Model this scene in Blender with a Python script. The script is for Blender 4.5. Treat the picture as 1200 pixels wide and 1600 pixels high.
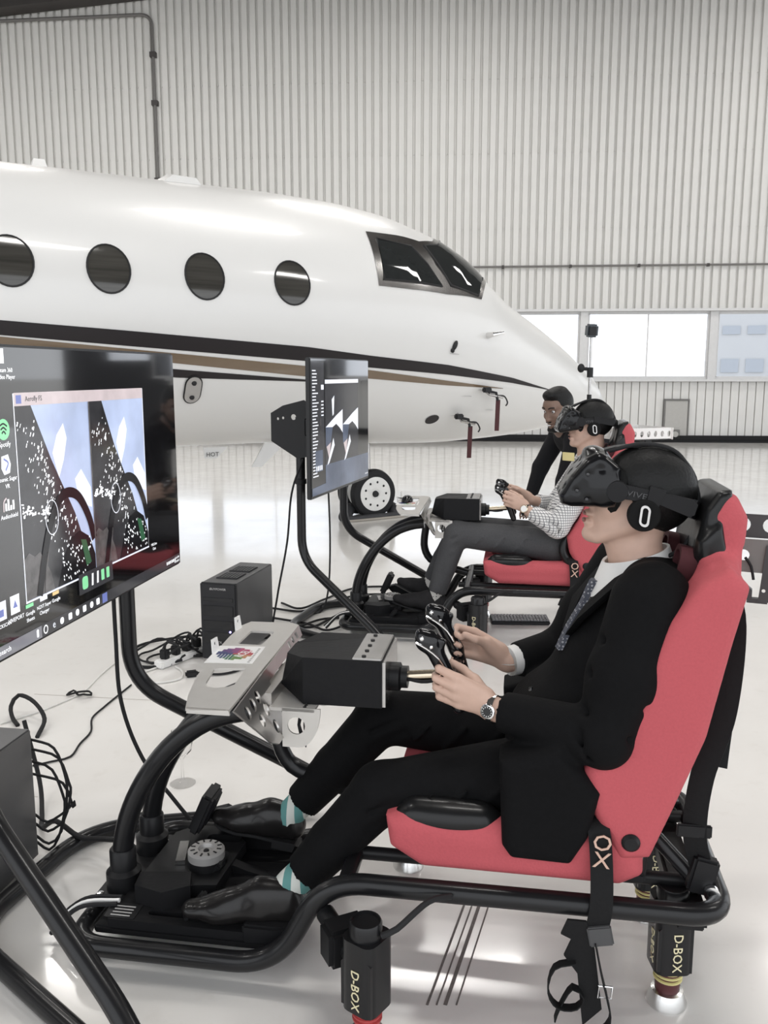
import bpy, bmesh, math, random
import numpy as np
from mathutils import Vector, Matrix, Euler
from mathutils.geometry import tessellate_polygon
random.seed(7); np.random.seed(7)
for _o in list(bpy.data.objects): bpy.data.objects.remove(_o)
SC = bpy.context.scene
COL = SC.collection
R = math.radians

# ------------------------------------------------------------------ camera, sky, lights, exposure
cam_d = bpy.data.cameras.new('camera'); cam = bpy.data.objects.new('camera', cam_d); COL.objects.link(cam)
cam_d.sensor_fit = 'HORIZONTAL'; cam_d.sensor_width = 36.0; cam_d.lens = 40.5      # 1350 px focal length in a 1200 px wide frame
cam_d.clip_start = .05; cam_d.clip_end = 300
cam.location = (0, 0, 1.45); cam.rotation_euler = (R(90-9.13), 0, 0)
SC.camera = cam
SC.view_settings.view_transform = 'Standard'; SC.view_settings.look = 'None'
SC.view_settings.gamma = 1.0; SC.view_settings.use_curve_mapping = False
SC.view_settings.exposure = 0.5
world = bpy.data.worlds.new('sky'); SC.world = world; world.use_nodes = True
_bg = world.node_tree.nodes['Background']
_bg.inputs[0].default_value = (.93, .96, 1.0, 1); _bg.inputs[1].default_value = 1.5
def area_light(name, loc, rot, sx, sy, energy, color=(1, 1, 1), parent=None):
    d = bpy.data.lights.new(name, 'AREA'); d.shape = 'RECTANGLE'; d.size = sx; d.size_y = sy; d.energy = energy; d.color = color
    o = bpy.data.objects.new(name, d); COL.objects.link(o); o.location = loc; o.rotation_euler = rot
    if parent: o.parent = parent
    return o

# ------------------------------------------------------------------ materials
MATS = {}
def mat(name, col, rough=.5, metal=0., var=.06, scale=20., bump=0., coat=0., emit=0., spec=.5, trans=0., alpha=1.):
    """principled material whose colour is broken up by a noise in object space"""
    m = bpy.data.materials.new(name); m.use_nodes = True
    if max(col) < .03 and not metal: spec *= .5; coat *= .5      # dull blacks
    nt = m.node_tree; b = nt.nodes['Principled BSDF']; N = nt.nodes.new; L = nt.links.new
    tc = N('ShaderNodeTexCoord'); nz = N('ShaderNodeTexNoise'); nz.inputs['Scale'].default_value = scale; nz.inputs['Detail'].default_value = 4
    L(tc.outputs['Object'], nz.inputs['Vector'])
    mx = N('ShaderNodeMix'); mx.data_type = 'RGBA'
    c0 = [max(0, c*(1-var)) for c in col]; c1 = [min(1, c*(1+var)) for c in col]
    mx.inputs[6].default_value = (*c0, 1); mx.inputs[7].default_value = (*c1, 1)
    L(nz.outputs['Fac'], mx.inputs[0]); L(mx.outputs[2], b.inputs['Base Color'])
    b.inputs['Roughness'].default_value = rough; b.inputs['Metallic'].default_value = metal
    b.inputs['Coat Weight'].default_value = coat; b.inputs['Coat Roughness'].default_value = .08
    b.inputs['Specular IOR Level'].default_value = spec
    if trans: b.inputs['Transmission Weight'].default_value = trans; b.inputs['IOR'].default_value = 1.45
    if emit: L(mx.outputs[2], b.inputs['Emission Color']); b.inputs['Emission Strength'].default_value = emit
    if bump:
        bp = N('ShaderNodeBump'); bp.inputs['Strength'].default_value = min(1, bump); bp.inputs['Distance'].default_value = .002*max(1, bump)
        L(nz.outputs['Fac'], bp.inputs['Height']); L(bp.outputs[0], b.inputs['Normal'])
    MATS[name] = m
    return m

# ------------------------------------------------------------------ objects
def root(name, label=None, cat=None, loc=(0, 0, 0), rz=0., group=None, kind=None):
    o = bpy.data.objects.new(name, None); COL.objects.link(o); o.location = loc; o.rotation_euler = (0, 0, rz)
    o.empty_display_size = .05
    return tag(o, label, cat, group, kind)
def tag(o, label=None, cat=None, group=None, kind=None):
    if label: o['label'] = label
    if cat: o['category'] = cat
    if group: o['group'] = group
    if kind: o['kind'] = kind
    return o
def mesh(name, v, f, smooth=False):
    me = bpy.data.meshes.new(name); me.from_pydata([tuple(p) for p in v], [], f); me.validate(); me.update()
    if smooth: me.shade_smooth()
    return me
def link(name, me, m=None, parent=None, loc=None, rot=None):
    o = bpy.data.objects.new(name, me); COL.objects.link(o)
    if m is not None:
        me.materials.clear()
        for x in (m if isinstance(m, (list, tuple)) else [m]): me.materials.append(MATS[x] if isinstance(x, str) else x)
    if parent: o.parent = parent
    if loc is not None: o.location = loc
    if rot is not None: o.rotation_euler = rot
    return o
def copy_tree(o, parent=None):
    c = o.copy(); COL.objects.link(c)
    if parent: c.parent = parent
    for ch in list(o.children): copy_tree(ch, c)
    return c

def resample(pts, n=None, step=.02, closed=False):
    """centripetal-ish Catmull-Rom through the points"""
    P = [Vector(p) for p in pts]; out = []
    m = len(P)
    rng = range(m if closed else m-1)
    for i in rng:
        p1, p2 = P[i], P[(i+1) % m]
        p0 = P[i-1] if (i > 0 or closed) else p1+(p1-p2)
        p3 = P[(i+2) % m] if (i+2 < m or closed) else p2+(p2-p1)
        k = max(2, int(math.ceil((p2-p1).length/step))) if n is None else n
        for j in range(k):
            t = j/k
            out.append(.5*((2*p1)+(-p0+p2)*t+(2*p0-5*p1+4*p2-p3)*t*t+(-p0+3*p1-3*p2+p3)*t**3))
    if not closed: out.append(P[-1])
    return out
def fillet(pts, r=.06, n=6, closed=False):
    """polyline with rounded corners: pts of (x,y,z) or (x,y,z,radius)"""
    P = [Vector(p[:3]) for p in pts]; rr = [p[3] if len(p) > 3 else r for p in pts]; out = []; m = len(P)
    for i in range(m):
        if not closed and i in (0, m-1): out.append(P[i]); continue
        a, b, c = P[i-1], P[i], P[(i+1) % m]
        d1 = (a-b); d2 = (c-b); L = min(rr[i], d1.length*.49, d2.length*.49)
        p, q = b+d1.normalized()*L, b+d2.normalized()*L
        for j in range(n+1):
            t = j/n; out.append((1-t)**2*p+2*t*(1-t)*b+t*t*q)
    return out

class MB:
    """collects shapes of one part; build() links them as one mesh object"""
    def __init__(s): s.v = []; s.f = []; s.mi = []; s.cur = 0
    def add(s, v, f):
        o = len(s.v); s.v += [Vector(p) for p in v]; s.f += [tuple(i+o for i in q) for q in f]; s.mi += [s.cur]*len(f); return s
    def box(s, c, d, rot=None, bev=0.):
        x, y, z = [k/2 for k in d]
        if bev > 0:
            b = min(bev, x*.95, y*.95, z*.95); vs = []; 
            bm = bmesh.new(); bmesh.ops.create_cube(bm, size=1)
            for q in bm.verts: q.co = Vector((q.co.x*2*x, q.co.y*2*y, q.co.z*2*z))
            bmesh.ops.bevel(bm, geom=bm.edges[:], offset=b, segments=2, affect='EDGES')
            bm.verts.index_update(); v = [q.co.copy() for q in bm.verts]; f = [[q.index for q in g.verts] for g in bm.faces]; bm.free()
        else:
            v = [Vector(p) for p in ((-x,-y,-z),(x,-y,-z),(x,y,-z),(-x,y,-z),(-x,-y,z),(x,-y,z),(x,y,z),(-x,y,z))]
            f = [(0,3,2,1),(4,5,6,7),(0,1,5,4),(1,2,6,5),(2,3,7,6),(3,0,4,7)]
        M = (Euler(rot).to_matrix() if rot is not None and not isinstance(rot, Matrix) else (rot or Matrix.Identity(3)))
        return s.add([M@p+Vector(c) for p in v], f)
    def tube(s, path, r, seg=12, closed=False, caps=True, flat=None, up=None):
        """swept tube; r a number or list; flat=(w,t) sweeps a rectangle (strap) with its width along up"""
        P = [Vector(p) for p in path]; m = len(P); rs = r if isinstance(r, (list, tuple)) else [r]*m
        T = []
        for i in range(m):
            a = P[i-1] if (i > 0 or closed) else P[i]; b = P[(i+1) % m] if (i < m-1 or closed) else P[i]
            d = b-a; T.append(d.normalized() if d.length > 1e-9 else Vector((0, 0, 1)))
        n = Vector(up) if up is not None else (Vector((0, 0, 1)) if abs(T[0].z) < .9 else Vector((1, 0, 0)))
        v = []; f = []
        for i in range(m):
            if up is not None: n = Vector(up)
            n = (n-T[i]*n.dot(T[i]))
            n = n.normalized() if n.length > 1e-6 else T[i].orthogonal().normalized()
            b = T[i].cross(n)
            if flat:
                w, t = flat
                for a_, b_ in ((-w/2,-t/2),(w/2,-t/2),(w/2,t/2),(-w/2,t/2)): v.append(P[i]+n*a_+b*b_)
            else:
                for k in range(seg):
                    an = 2*math.pi*k/seg; v.append(P[i]+(n*math.cos(an)+b*math.sin(an))*rs[i])
        sg = 4 if flat else seg
        for i in range(m if closed else m-1):
            for k in range(sg):
                j = (i+1) % m
                f.append((i*sg+k, i*sg+(k+1) % sg, j*sg+(k+1) % sg, j*sg+k))
        if caps and not closed:
            f.append(tuple(range(sg))[::-1]); f.append(tuple((m-1)*sg+k for k in range(sg)))
        return s.add(v, f)
    def cyl(s, p, q, r, seg=20, r2=None): return s.tube([p, q], [r, r if r2 is None else r2], seg)
    def lathe(s, prof, c=(0, 0, 0), axis=(0, 0, 1), seg=28):
        """profile [(radius, height)] turned about the axis through c"""
        ax = Vector(axis).normalized(); e1 = ax.orthogonal().normalized(); e2 = ax.cross(e1); c = Vector(c); v = []; f = []
        for r_, h_ in prof:
            for k in range(seg):
                an = 2*math.pi*k/seg; v.append(c+ax*h_+(e1*math.cos(an)+e2*math.sin(an))*r_)
        for i in range(len(prof)-1):
            for k in range(seg): f.append((i*seg+k, i*seg+(k+1) % seg, (i+1)*seg+(k+1) % seg, (i+1)*seg+k))
        if prof[0][0] > 1e-6: f.append(tuple(range(seg))[::-1])
        if prof[-1][0] > 1e-6: f.append(tuple((len(prof)-1)*seg+k for k in range(seg)))
        return s.add(v, f)
    def plate(s, outer, holes=(), t=.004, o=(0, 0, 0), x=(1, 0, 0), y=(0, 1, 0)):
        """flat plate of thickness t: outline and holes as 2-D points in the frame o, x, y"""
        o, x, y = Vector(o), Vector(x), Vector(y); n = x.cross(y).normalized()
        loops = [[Vector((p[0], p[1], 0)) for p in l] for l in [outer, *holes]]
        tri = tessellate_polygon(loops); flat = [p for l in loops for p in l]; k = len(flat)
        v = [o+x*p.x+y*p.y for p in flat]+[o+x*p.x+y*p.y-n*t for p in flat]
        f = [tuple(q) for q in tri]+[tuple(i+k for i in q[::-1]) for q in tri]
        st = 0
        for l in loops:
            m = len(l)
            for i in range(m): f.append((st+i, st+(i+1) % m, st+(i+1) % m+k, st+i+k))
            st += m
        return s.add(v, f)
    def ball(s, c, r, seg=16, rings=10, rot=None):
        rr = r if isinstance(r, (tuple, list)) else (r, r, r); v = []; f = []
        M = Euler(rot).to_matrix() if rot is not None else Matrix.Identity(3)
        for i in range(rings+1):
            th = math.pi*i/rings
            for k in range(seg):
                an = 2*math.pi*k/seg
                v.append(M@Vector((rr[0]*math.sin(th)*math.cos(an), rr[1]*math.sin(th)*math.sin(an), rr[2]*math.cos(th)))+Vector(c))
        for i in range(rings):
            for k in range(seg): f.append((i*seg+k, (i+1)*seg+k, (i+1)*seg+(k+1) % seg, i*seg+(k+1) % seg))
        return s.add(v, f)
    def build(s, name, m, parent=None, smooth=True, loc=None, rot=None, angle=40, fix=True):
        me = bpy.data.meshes.new(name); me.from_pydata([tuple(p) for p in s.v], [], s.f)
        bm = bmesh.new(); bm.from_mesh(me)
        if len(s.mi) == len(bm.faces):
            for q, i in zip(bm.faces, s.mi): q.material_index = i
        if fix:
            bmesh.ops.remove_doubles(bm, verts=bm.verts[:], dist=1e-6); bmesh.ops.recalc_face_normals(bm, faces=bm.faces[:])
        bm.to_mesh(me); bm.free(); me.update()
        o = link(name, me, m, parent, loc, rot)
        if smooth:
            me.shade_smooth()
            try: me.set_sharp_from_angle(angle=R(angle))
            except Exception: pass
        return o
def circ(cx, cy, r, n=16, ry=None):
    return [(cx+r*math.cos(2*math.pi*i/n), cy+(ry or r)*math.sin(2*math.pi*i/n)) for i in range(n)]
def rrect(cx, cy, w, h, r, n=4):
    out = []
    for sx, sy, a0 in ((1, 1, 0), (-1, 1, 90), (-1, -1, 180), (1, -1, 270)):
        for i in range(n+1):
            a = R(a0+90*i/n); out.append((cx+sx*(w/2-r)+r*math.cos(a), cy+sy*(h/2-r)+r*math.sin(a)))
    return out

def text_mesh(name, s, size, m, parent=None, o=(0, 0, 0), x=(1, 0, 0), y=(0, 1, 0), t=.0004, align='CENTER', sx=1.):
    """lettering as thin raised print lying in the frame o, x (reading direction), y (up)"""
    c = bpy.data.curves.new(name, 'FONT'); c.body = s; c.size = size; c.align_x = align; c.align_y = 'CENTER'; c.extrude = t; c.resolution_u = 2
    tmp = bpy.data.objects.new(name+'_c', c); COL.objects.link(tmp)
    me = bpy.data.meshes.new_from_object(tmp.evaluated_get(bpy.context.evaluated_depsgraph_get()))
    bpy.data.objects.remove(tmp); bpy.data.curves.remove(c)
    X, Y = Vector(x).normalized(), Vector(y).normalized(); Z = X.cross(Y)
    for v in me.vertices: v.co = Vector(o)+X*v.co.x*sx+Y*v.co.y+Z*v.co.z
    me.name = name
    return link(name, me, m, parent)

# ------------------------------------------------------------------ smooth solids from a distance field
class SDF:
    def __init__(s, lo, hi, res):
        s.lo = np.array(lo, float); s.res = res
        s.n = np.ceil((np.array(hi, float)-s.lo)/res).astype(int)+1
        s.g = np.full(s.n, 1.0, np.float32)
    def _win(s, lo, hi):
        i0 = np.maximum(0, np.floor((np.array(lo)-s.lo)/s.res).astype(int)); i1 = np.minimum(s.n, np.ceil((np.array(hi)-s.lo)/s.res).astype(int)+1)
        if np.any(i1 <= i0): return None
        ax = [(s.lo[k]+s.res*np.arange(i0[k], i1[k])).astype(np.float32) for k in range(3)]
        X, Y, Z = np.meshgrid(*ax, indexing='ij')
        return tuple(slice(i0[k], i1[k]) for k in range(3)), X, Y, Z
    def _apply(s, sl, d, k, op):
        a = s.g[sl]
        if op == 'sub':
            d = -d
            if k > 0:
                h = np.clip(.5-.5*(a-d)/k, 0, 1); s.g[sl] = a*(1-h)+d*h+k*h*(1-h)
            else: s.g[sl] = np.maximum(a, d)
        elif op == 'and':
            b = np.full_like(s.g, 1.0); b[sl] = d; s.g = np.maximum(s.g, b)
        else:
            if k > 0:
                h = np.clip(.5+.5*(a-d)/k, 0, 1); s.g[sl] = a*(1-h)+d*h-k*h*(1-h)
            else: s.g[sl] = np.minimum(a, d)
    def cone(s, p, q, r1, r2=None, k=.01, op='add', sq=None):
        """round cone from p (r1) to q (r2); sq=(axis, factor) squashes the section along an axis"""
        r2 = r1 if r2 is None else r2; p = np.array(p, float); q = np.array(q, float); m = max(r1, r2)*1.3+k+4*s.res
        w = s._win(np.minimum(p, q)-m, np.maximum(p, q)+m)
        if w is None: return s
        sl, X, Y, Z = w; d = q-p; L2 = max(d@d, 1e-12)
        x, y, z = X-p[0], Y-p[1], Z-p[2]
        t = np.clip((x*d[0]+y*d[1]+z*d[2])/L2, 0, 1)
        ex, ey, ez = x-t*d[0], y-t*d[1], z-t*d[2]
        if sq is not None:
            a = np.array(sq[0], float); a /= np.linalg.norm(a); c = ex*a[0]+ey*a[1]+ez*a[2]; g = 1/sq[1]-1
            ex, ey, ez = ex+a[0]*c*g, ey+a[1]*c*g, ez+a[2]*c*g
        s._apply(sl, np.sqrt(ex*ex+ey*ey+ez*ez)-(r1+(r2-r1)*t), k, op); return s
    def ell(s, c, r, rot=None, k=.01, op='add'):
        c = np.array(c, float); r = np.array(r, float); m = r.max()+k+4*s.res
        w = s._win(c-m, c+m)
        if w is None: return s
        sl, X, Y, Z = w; x, y, z = X-c[0], Y-c[1], Z-c[2]
        if rot is not None:
            M = np.array(Euler(rot).to_matrix().transposed() if not isinstance(rot, Matrix) else rot.transposed())
            x, y, z = M[0,0]*x+M[0,1]*y+M[0,2]*z, M[1,0]*x+M[1,1]*y+M[1,2]*z, M[2,0]*x+M[2,1]*y+M[2,2]*z
        k0 = np.sqrt((x/r[0])**2+(y/r[1])**2+(z/r[2])**2); k1 = np.sqrt((x/r[0]**2)**2+(y/r[1]**2)**2+(z/r[2]**2)**2)+1e-9
        s._apply(sl, (k0*(k0-1)/k1).astype(np.float32), k, op); return s
    def box(s, c, d, rot=None, rad=.01, k=.01, op='add'):
        c = np.array(c, float); hd = np.array(d, float)/2; m = np.linalg.norm(hd)+k+4*s.res
        w = s._win(c-m, c+m)
        if w is None: return s
        sl, X, Y, Z = w; x, y, z = X-c[0], Y-c[1], Z-c[2]
        if rot is not None:
            M = np.array(Euler(rot).to_matrix().transposed() if not isinstance(rot, Matrix) else rot.transposed())
            x, y, z = M[0,0]*x+M[0,1]*y+M[0,2]*z, M[1,0]*x+M[1,1]*y+M[1,2]*z, M[2,0]*x+M[2,1]*y+M[2,2]*z
        qx, qy, qz = np.abs(x)-hd[0]+rad, np.abs(y)-hd[1]+rad, np.abs(z)-hd[2]+rad
        dd = np.sqrt(np.maximum(qx, 0)**2+np.maximum(qy, 0)**2+np.maximum(qz, 0)**2)+np.minimum(np.maximum(qx, np.maximum(qy, qz)), 0)-rad
        s._apply(sl, dd.astype(np.float32), k, op); return s
    def poly(s, pts, b0, b1, rad=.01, k=.01, op='add', plane='xz', taper=0.):
        """polygon (in plane xz, xy or yz) extruded along the third axis from b0 to b1, edges rounded by rad"""
        P = np.array(pts, float); ia, ib, ic = {'xz': (0, 2, 1), 'xy': (0, 1, 2), 'yz': (1, 2, 0)}[plane]
        lo = np.zeros(3); hi = np.zeros(3); lo[ia], lo[ib], lo[ic] = P[:, 0].min(), P[:, 1].min(), b0; hi[ia], hi[ib], hi[ic] = P[:, 0].max(), P[:, 1].max(), b1
        m = k+4*s.res+.01; w = s._win(lo-m, hi+m)
        if w is None: return s
        sl, X, Y, Z = w; G = (X, Y, Z); sh = [slice(None)]*3; sh[ic] = slice(0, 1)
        x, y = G[ia][tuple(sh)], G[ib][tuple(sh)]; d = np.full(x.shape, 1e9); sg = np.ones(x.shape); n = len(P)
        for i in range(n):
            a, b = P[i], P[i-1]; e = b-a; wx, wy = x-a[0], y-a[1]; t = np.clip((wx*e[0]+wy*e[1])/max(e@e, 1e-12), 0, 1)
            d = np.minimum(d, (wx-e[0]*t)**2+(wy-e[1]*t)**2)
            c1, c2, c3 = y >= a[1], y < b[1], e[0]*wy > e[1]*wx
            sg = np.where((c1 & c2 & c3) | (~c1 & ~c2 & ~c3), -sg, sg)
        d2 = sg*np.sqrt(d)+rad; mid = (b0+b1)/2; dz = np.abs(G[ic]-mid)-(b1-b0)/2+rad; d2 = np.broadcast_to(d2, dz.shape)
        dd = np.sqrt(np.maximum(d2, 0)**2+np.maximum(dz, 0)**2)+np.minimum(np.maximum(d2, dz), 0)-rad
        s._apply(sl, dd.astype(np.float32), k, op); return s
    def half(s, c, n, op='and', k=0.):
        """keep only the side of the plane that n points away from"""
        c = np.array(c, float); n = np.array(n, float); n /= np.linalg.norm(n)
        ax = [(s.lo[i]+s.res*np.arange(s.n[i])-c[i])*n[i] for i in range(3)]
        d = (ax[0][:, None, None]+ax[1][None, :, None]+ax[2][None, None, :]).astype(np.float32)
        s.g = np.maximum(s.g, d); return s
    def chain(s, pts, rs, k=.01, sq=None):
        for i in range(len(pts)-1): s.cone(pts[i], pts[i+1], rs[i], rs[i+1], k, sq=sq)
        return s
    def mesh(s, name, smooth=1):
        g = s.g; g[0], g[-1] = .02, .02; g[:, 0], g[:, -1] = .02, .02; g[:, :, 0], g[:, :, -1] = .02, .02
        ins = g < 0; c = [ins[i:ins.shape[0]-1+i, j:ins.shape[1]-1+j, l:ins.shape[2]-1+l] for i in (0, 1) for j in (0, 1) for l in (0, 1)]
        cnt = sum(x.astype(np.int8) for x in c); act = (cnt > 0) & (cnt < 8)
        idx = np.full(act.shape, -1, np.int64); I, J, K = np.nonzero(act); n = len(I); idx[I, J, K] = np.arange(n)
        acc = np.zeros((n, 3)); num = np.zeros(n)
        cor = [(i, j, l) for i in (0, 1) for j in (0, 1) for l in (0, 1)]
        for a in range(8):
            for b in range(a+1, 8):
                if sum(abs(x-y) for x, y in zip(cor[a], cor[b])) != 1: continue
                ga = g[I+cor[a][0], J+cor[a][1], K+cor[a][2]]; gb = g[I+cor[b][0], J+cor[b][1], K+cor[b][2]]
                m = (ga < 0) != (gb < 0); t = np.where(m, ga/np.where(m, ga-gb, 1), 0)
                for ax in range(3): acc[:, ax] += np.where(m, cor[a][ax]+t*(cor[b][ax]-cor[a][ax]), 0)
                num += m
        V = (acc/num[:, None]+np.stack([I, J, K], 1))*s.res+s.lo
        F = []
        for ax in range(3):
            o1, o2 = [(1, 2), (2, 0), (0, 1)][ax]
            sl0 = [slice(1, -1)]*3; a = ins; sa = [slice(None)]*3; sb = [slice(None)]*3
            sa[ax] = slice(0, -1); sb[ax] = slice(1, None); A, B = a[tuple(sa)], a[tuple(sb)]
            e = np.nonzero(A != B); e = np.stack(e, 1)
            ok = (e[:, o1] > 0) & (e[:, o2] > 0) & (e[:, o1] < ins.shape[o1]-1) & (e[:, o2] < ins.shape[o2]-1); e = e[ok]
            d1 = np.zeros(3, int); d1[o1] = 1; d2 = np.zeros(3, int); d2[o2] = 1
            q = [e-d1-d2, e-d2, e, e-d1]; q = np.stack([idx[x[:, 0], x[:, 1], x[:, 2]] for x in q], 1)
            fl = A[tuple(np.array(e).T)]; q = np.where(fl[:, None], q, q[:, ::-1]); F.append(q)
        F = np.concatenate(F); F = F[(F >= 0).all(1)]
        for _ in range(smooth):                       # light relaxation of the net
            S = np.zeros_like(V); W = np.zeros(n)
            for a in range(4):
                i, j = F[:, a], F[:, (a+1) % 4]
                for ax in range(3): S[:, ax] += np.bincount(i, V[j, ax], n)+np.bincount(j, V[i, ax], n)
                W += np.bincount(i, minlength=n)+np.bincount(j, minlength=n)
            V = V*.5+.5*S/np.maximum(W, 1)[:, None]
        me = bpy.data.meshes.new(name); me.vertices.add(n); me.vertices.foreach_set('co', V.astype(np.float32).ravel())
        m = len(F); me.loops.add(4*m); me.loops.foreach_set('vertex_index', F.astype(np.int32).ravel())
        me.polygons.add(m); me.polygons.foreach_set('loop_start', np.arange(0, 4*m, 4, dtype=np.int32))
        me.update(calc_edges=True); me.validate(); me.shade_smooth()
        return me
    def build(s, name, m, parent=None, smooth=1): return link(name, s.mesh(name, smooth), m, parent)

# ================================================================== the hangar
WALL_AT, WALL_RZ = (5.49, 18.53, 0), R(-4.5)
mat('panel_paint', (.66, .655, .635), .55, var=.05, scale=3, bump=.2)
mat('panel_screw', (.16, .15, .14), .6)
mat('dark_steel', (.045, .040, .038), .6, var=.2, scale=3)
mat('base_black', (.012, .012, .013), .7, var=.2)
mat('pipe_grey', (.15, .145, .14), .5)
mat('window_frame_paint', (.62, .62, .62), .45)
mat('backlit_wall', (.03, .03, .032), .5, var=.2, scale=2)  # dark tone stands in for the backlit shade on the wall end
mat('hatch_paint', (.42, .41, .39), .5)
mat('concrete', (.62, .60, .57), .9, var=.1, scale=.6)
mat('facade_white', (.42, .43, .44), .8)
mat('facade_glass', (.30, .33, .37), .4)
mat('scuff_black', (.16, .145, .135), .7, var=.4, scale=90)
mat('seam_grey', (.42, .39, .36), .7)

def floor_material():
    m = bpy.data.materials.new('epoxy_floor'); m.use_nodes = True; nt = m.node_tree; N = nt.nodes.new; L = nt.links.new; b = nt.nodes['Principled BSDF']
    tc = N('ShaderNodeTexCoord')
    n1 = N('ShaderNodeTexNoise'); n1.inputs['Scale'].default_value = 1.1; n1.inputs['Detail'].default_value = 6; n1.inputs['Roughness'].default_value = .6
    n2 = N('ShaderNodeTexNoise'); n2.inputs['Scale'].default_value = 14; n2.inputs['Detail'].default_value = 8
    n3 = N('ShaderNodeTexNoise'); n3.inputs['Scale'].default_value = 5; n3.inputs['Detail'].default_value = 3
    for n in (n1, n2, n3): L(tc.outputs['Object'], n.inputs['Vector'])
    r1 = N('ShaderNodeValToRGB'); r1.color_ramp.elements[0].position = .3; r1.color_ramp.elements[1].position = .7
    r1.color_ramp.elements[0].color = (.745, .725, .695, 1); r1.color_ramp.elements[1].color = (.81, .79, .76, 1)
    L(n1.outputs['Fac'], r1.inputs[0])
    r2 = N('ShaderNodeValToRGB'); r2.color_ramp.elements[0].position = .30; r2.color_ramp.elements[1].position = .42
    r2.color_ramp.elements[0].color = (.965, .96, .955, 1); r2.color_ramp.elements[1].color = (1, 1, 1, 1)
    L(n2.outputs['Fac'], r2.inputs[0])
    mx = N('ShaderNodeMix'); mx.data_type = 'RGBA'; mx.blend_type = 'MULTIPLY'; mx.inputs[0].default_value = 1
    L(r1.outputs[0], mx.inputs[6]); L(r2.outputs[0], mx.inputs[7]); L(mx.outputs[2], b.inputs['Base Color'])
    rr = N('ShaderNodeMapRange'); rr.inputs['To Min'].default_value = .10; rr.inputs['To Max'].default_value = .22
    L(n3.outputs['Fac'], rr.inputs['Value']); L(rr.outputs[0], b.inputs['Roughness'])
    b.inputs['Specular IOR Level'].default_value = .6
    bp = N('ShaderNodeBump'); bp.inputs['Strength'].default_value = .03; bp.inputs['Distance'].default_value = .004
    L(n1.outputs['Fac'], bp.inputs['Height']); L(bp.outputs[0], b.inputs['Normal'])
    b.inputs['Coat Weight'].default_value = .35; b.inputs['Coat Roughness'].default_value = .06; MATS['epoxy_floor'] = m
floor_material()
fl = MB().box((-4, 5.5, -.05), (52, 28, .1)).build('floor', 'epoxy_floor', smooth=False); tag(fl, kind='structure')
ap = MB().box((0, 40, -.12), (300, 300, .1)).build('apron', 'concrete', smooth=False); tag(ap, kind='structure')

# --- back wall: backing sheets with one corrugated cladding panel per pitch
PITCH = .343
wb = root('wall_back', loc=WALL_AT, rz=WALL_RZ, kind='structure')
MB().box((-11.2, .13, 5.9), (29.6, .06, 6.4)).box((-11.2, .13, .67), (29.6, .06, 1.34)).build('backing_sheet', 'panel_paint', wb, smooth=False)
def panel_mesh(name, z0, z1, prof, screws):
    b = MB(); n = len(prof); v = []; f = []
    for z in (z0, z1): v += [(x, y, z) for x, y in prof]
    for i in range(n-1): f.append((i, i+1, n+i+1, n+i))
    b.add(v, f); b.cur = 1
    for z in screws:
        for x in (.137, .137+PITCH/2): b.box((x, .052, z), (.026, .02, .03))
    return b
H2 = PITCH/2
up = panel_mesh('wall_panel', 2.78, 9.5, [(0, .0), (.110, .0), (.116, .06), (.158, .06), (H2, 0), (H2+.110, .0), (H2+.116, .06), (H2+.158, .06), (PITCH, 0)], (4.45, 5.95, 7.4))
pu = up.build('wall_panel', ['panel_paint', 'panel_screw'], wb, smooth=False, fix=False)
lo = panel_mesh('wall_panel', .12, 1.27, [(0, 0), (.150, 0), (.157, .04), (.165, .04), (H2, 0), (H2+.150, 0), (H2+.157, .04), (H2+.165, .04), (PITCH, 0)], ())
pl = lo.build('wall_panel', ['panel_paint', 'panel_screw'], wb, smooth=False, fix=False)
for k in range(86):
    x = 3.55-PITCH*(k+1)
    for src in (pu, pl):
        c = src if k == 0 else src.copy()
        if k: COL.objects.link(c)
        c.location = (x, 0, 0)
MB().box((-11.2, -.02, 2.755), (29.6, .16, .05)).box((-11.2, -.02, 1.30), (29.6, .18, .05)).build('trim_rail', 'window_frame_paint', wb, smooth=False)
tag(MB().box((-11.2, -.05, .07), (29.6, .14, .14)).box((-11.2, -.12, .018), (29.6, .14, .036)).build('baseboard_back', 'base_black', smooth=False, loc=WALL_AT, rot=(0, 0, WALL_RZ)), kind='structure')
# --- window band
def glass_material(name, tint=(.97, .98, 1)):
    m = bpy.data.materials.new(name); m.use_nodes = True; nt = m.node_tree; N = nt.nodes.new; L = nt.links.new
    nt.nodes.remove(nt.nodes['Principled BSDF']); out = nt.nodes['Material Output']
    t = N('ShaderNodeBsdfTransparent'); g = N('ShaderNodeBsdfGlossy'); g.inputs['Roughness'].default_value = .03; mx = N('ShaderNodeMixShader')
    fr = N('ShaderNodeFresnel'); fr.inputs['IOR'].default_value = 1.45; nz = N('ShaderNodeTexNoise'); nz.inputs['Scale'].default_value = 4
    cr = N('ShaderNodeMix'); cr.data_type = 'RGBA'; cr.inputs[6].default_value = (*[c*.97 for c in tint], 1); cr.inputs[7].default_value = (*tint, 1)
    L(nz.outputs['Fac'], cr.inputs[0]); L(cr.outputs[2], t.inputs[0]); L(fr.outputs[0], mx.inputs[0]); L(t.outputs[0], mx.inputs[1]); L(g.outputs[0], mx.inputs[2]); L(mx.outputs[0], out.inputs[0])
    MATS[name] = m
glass_material('window_glass')
BAY = 2.67
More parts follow.
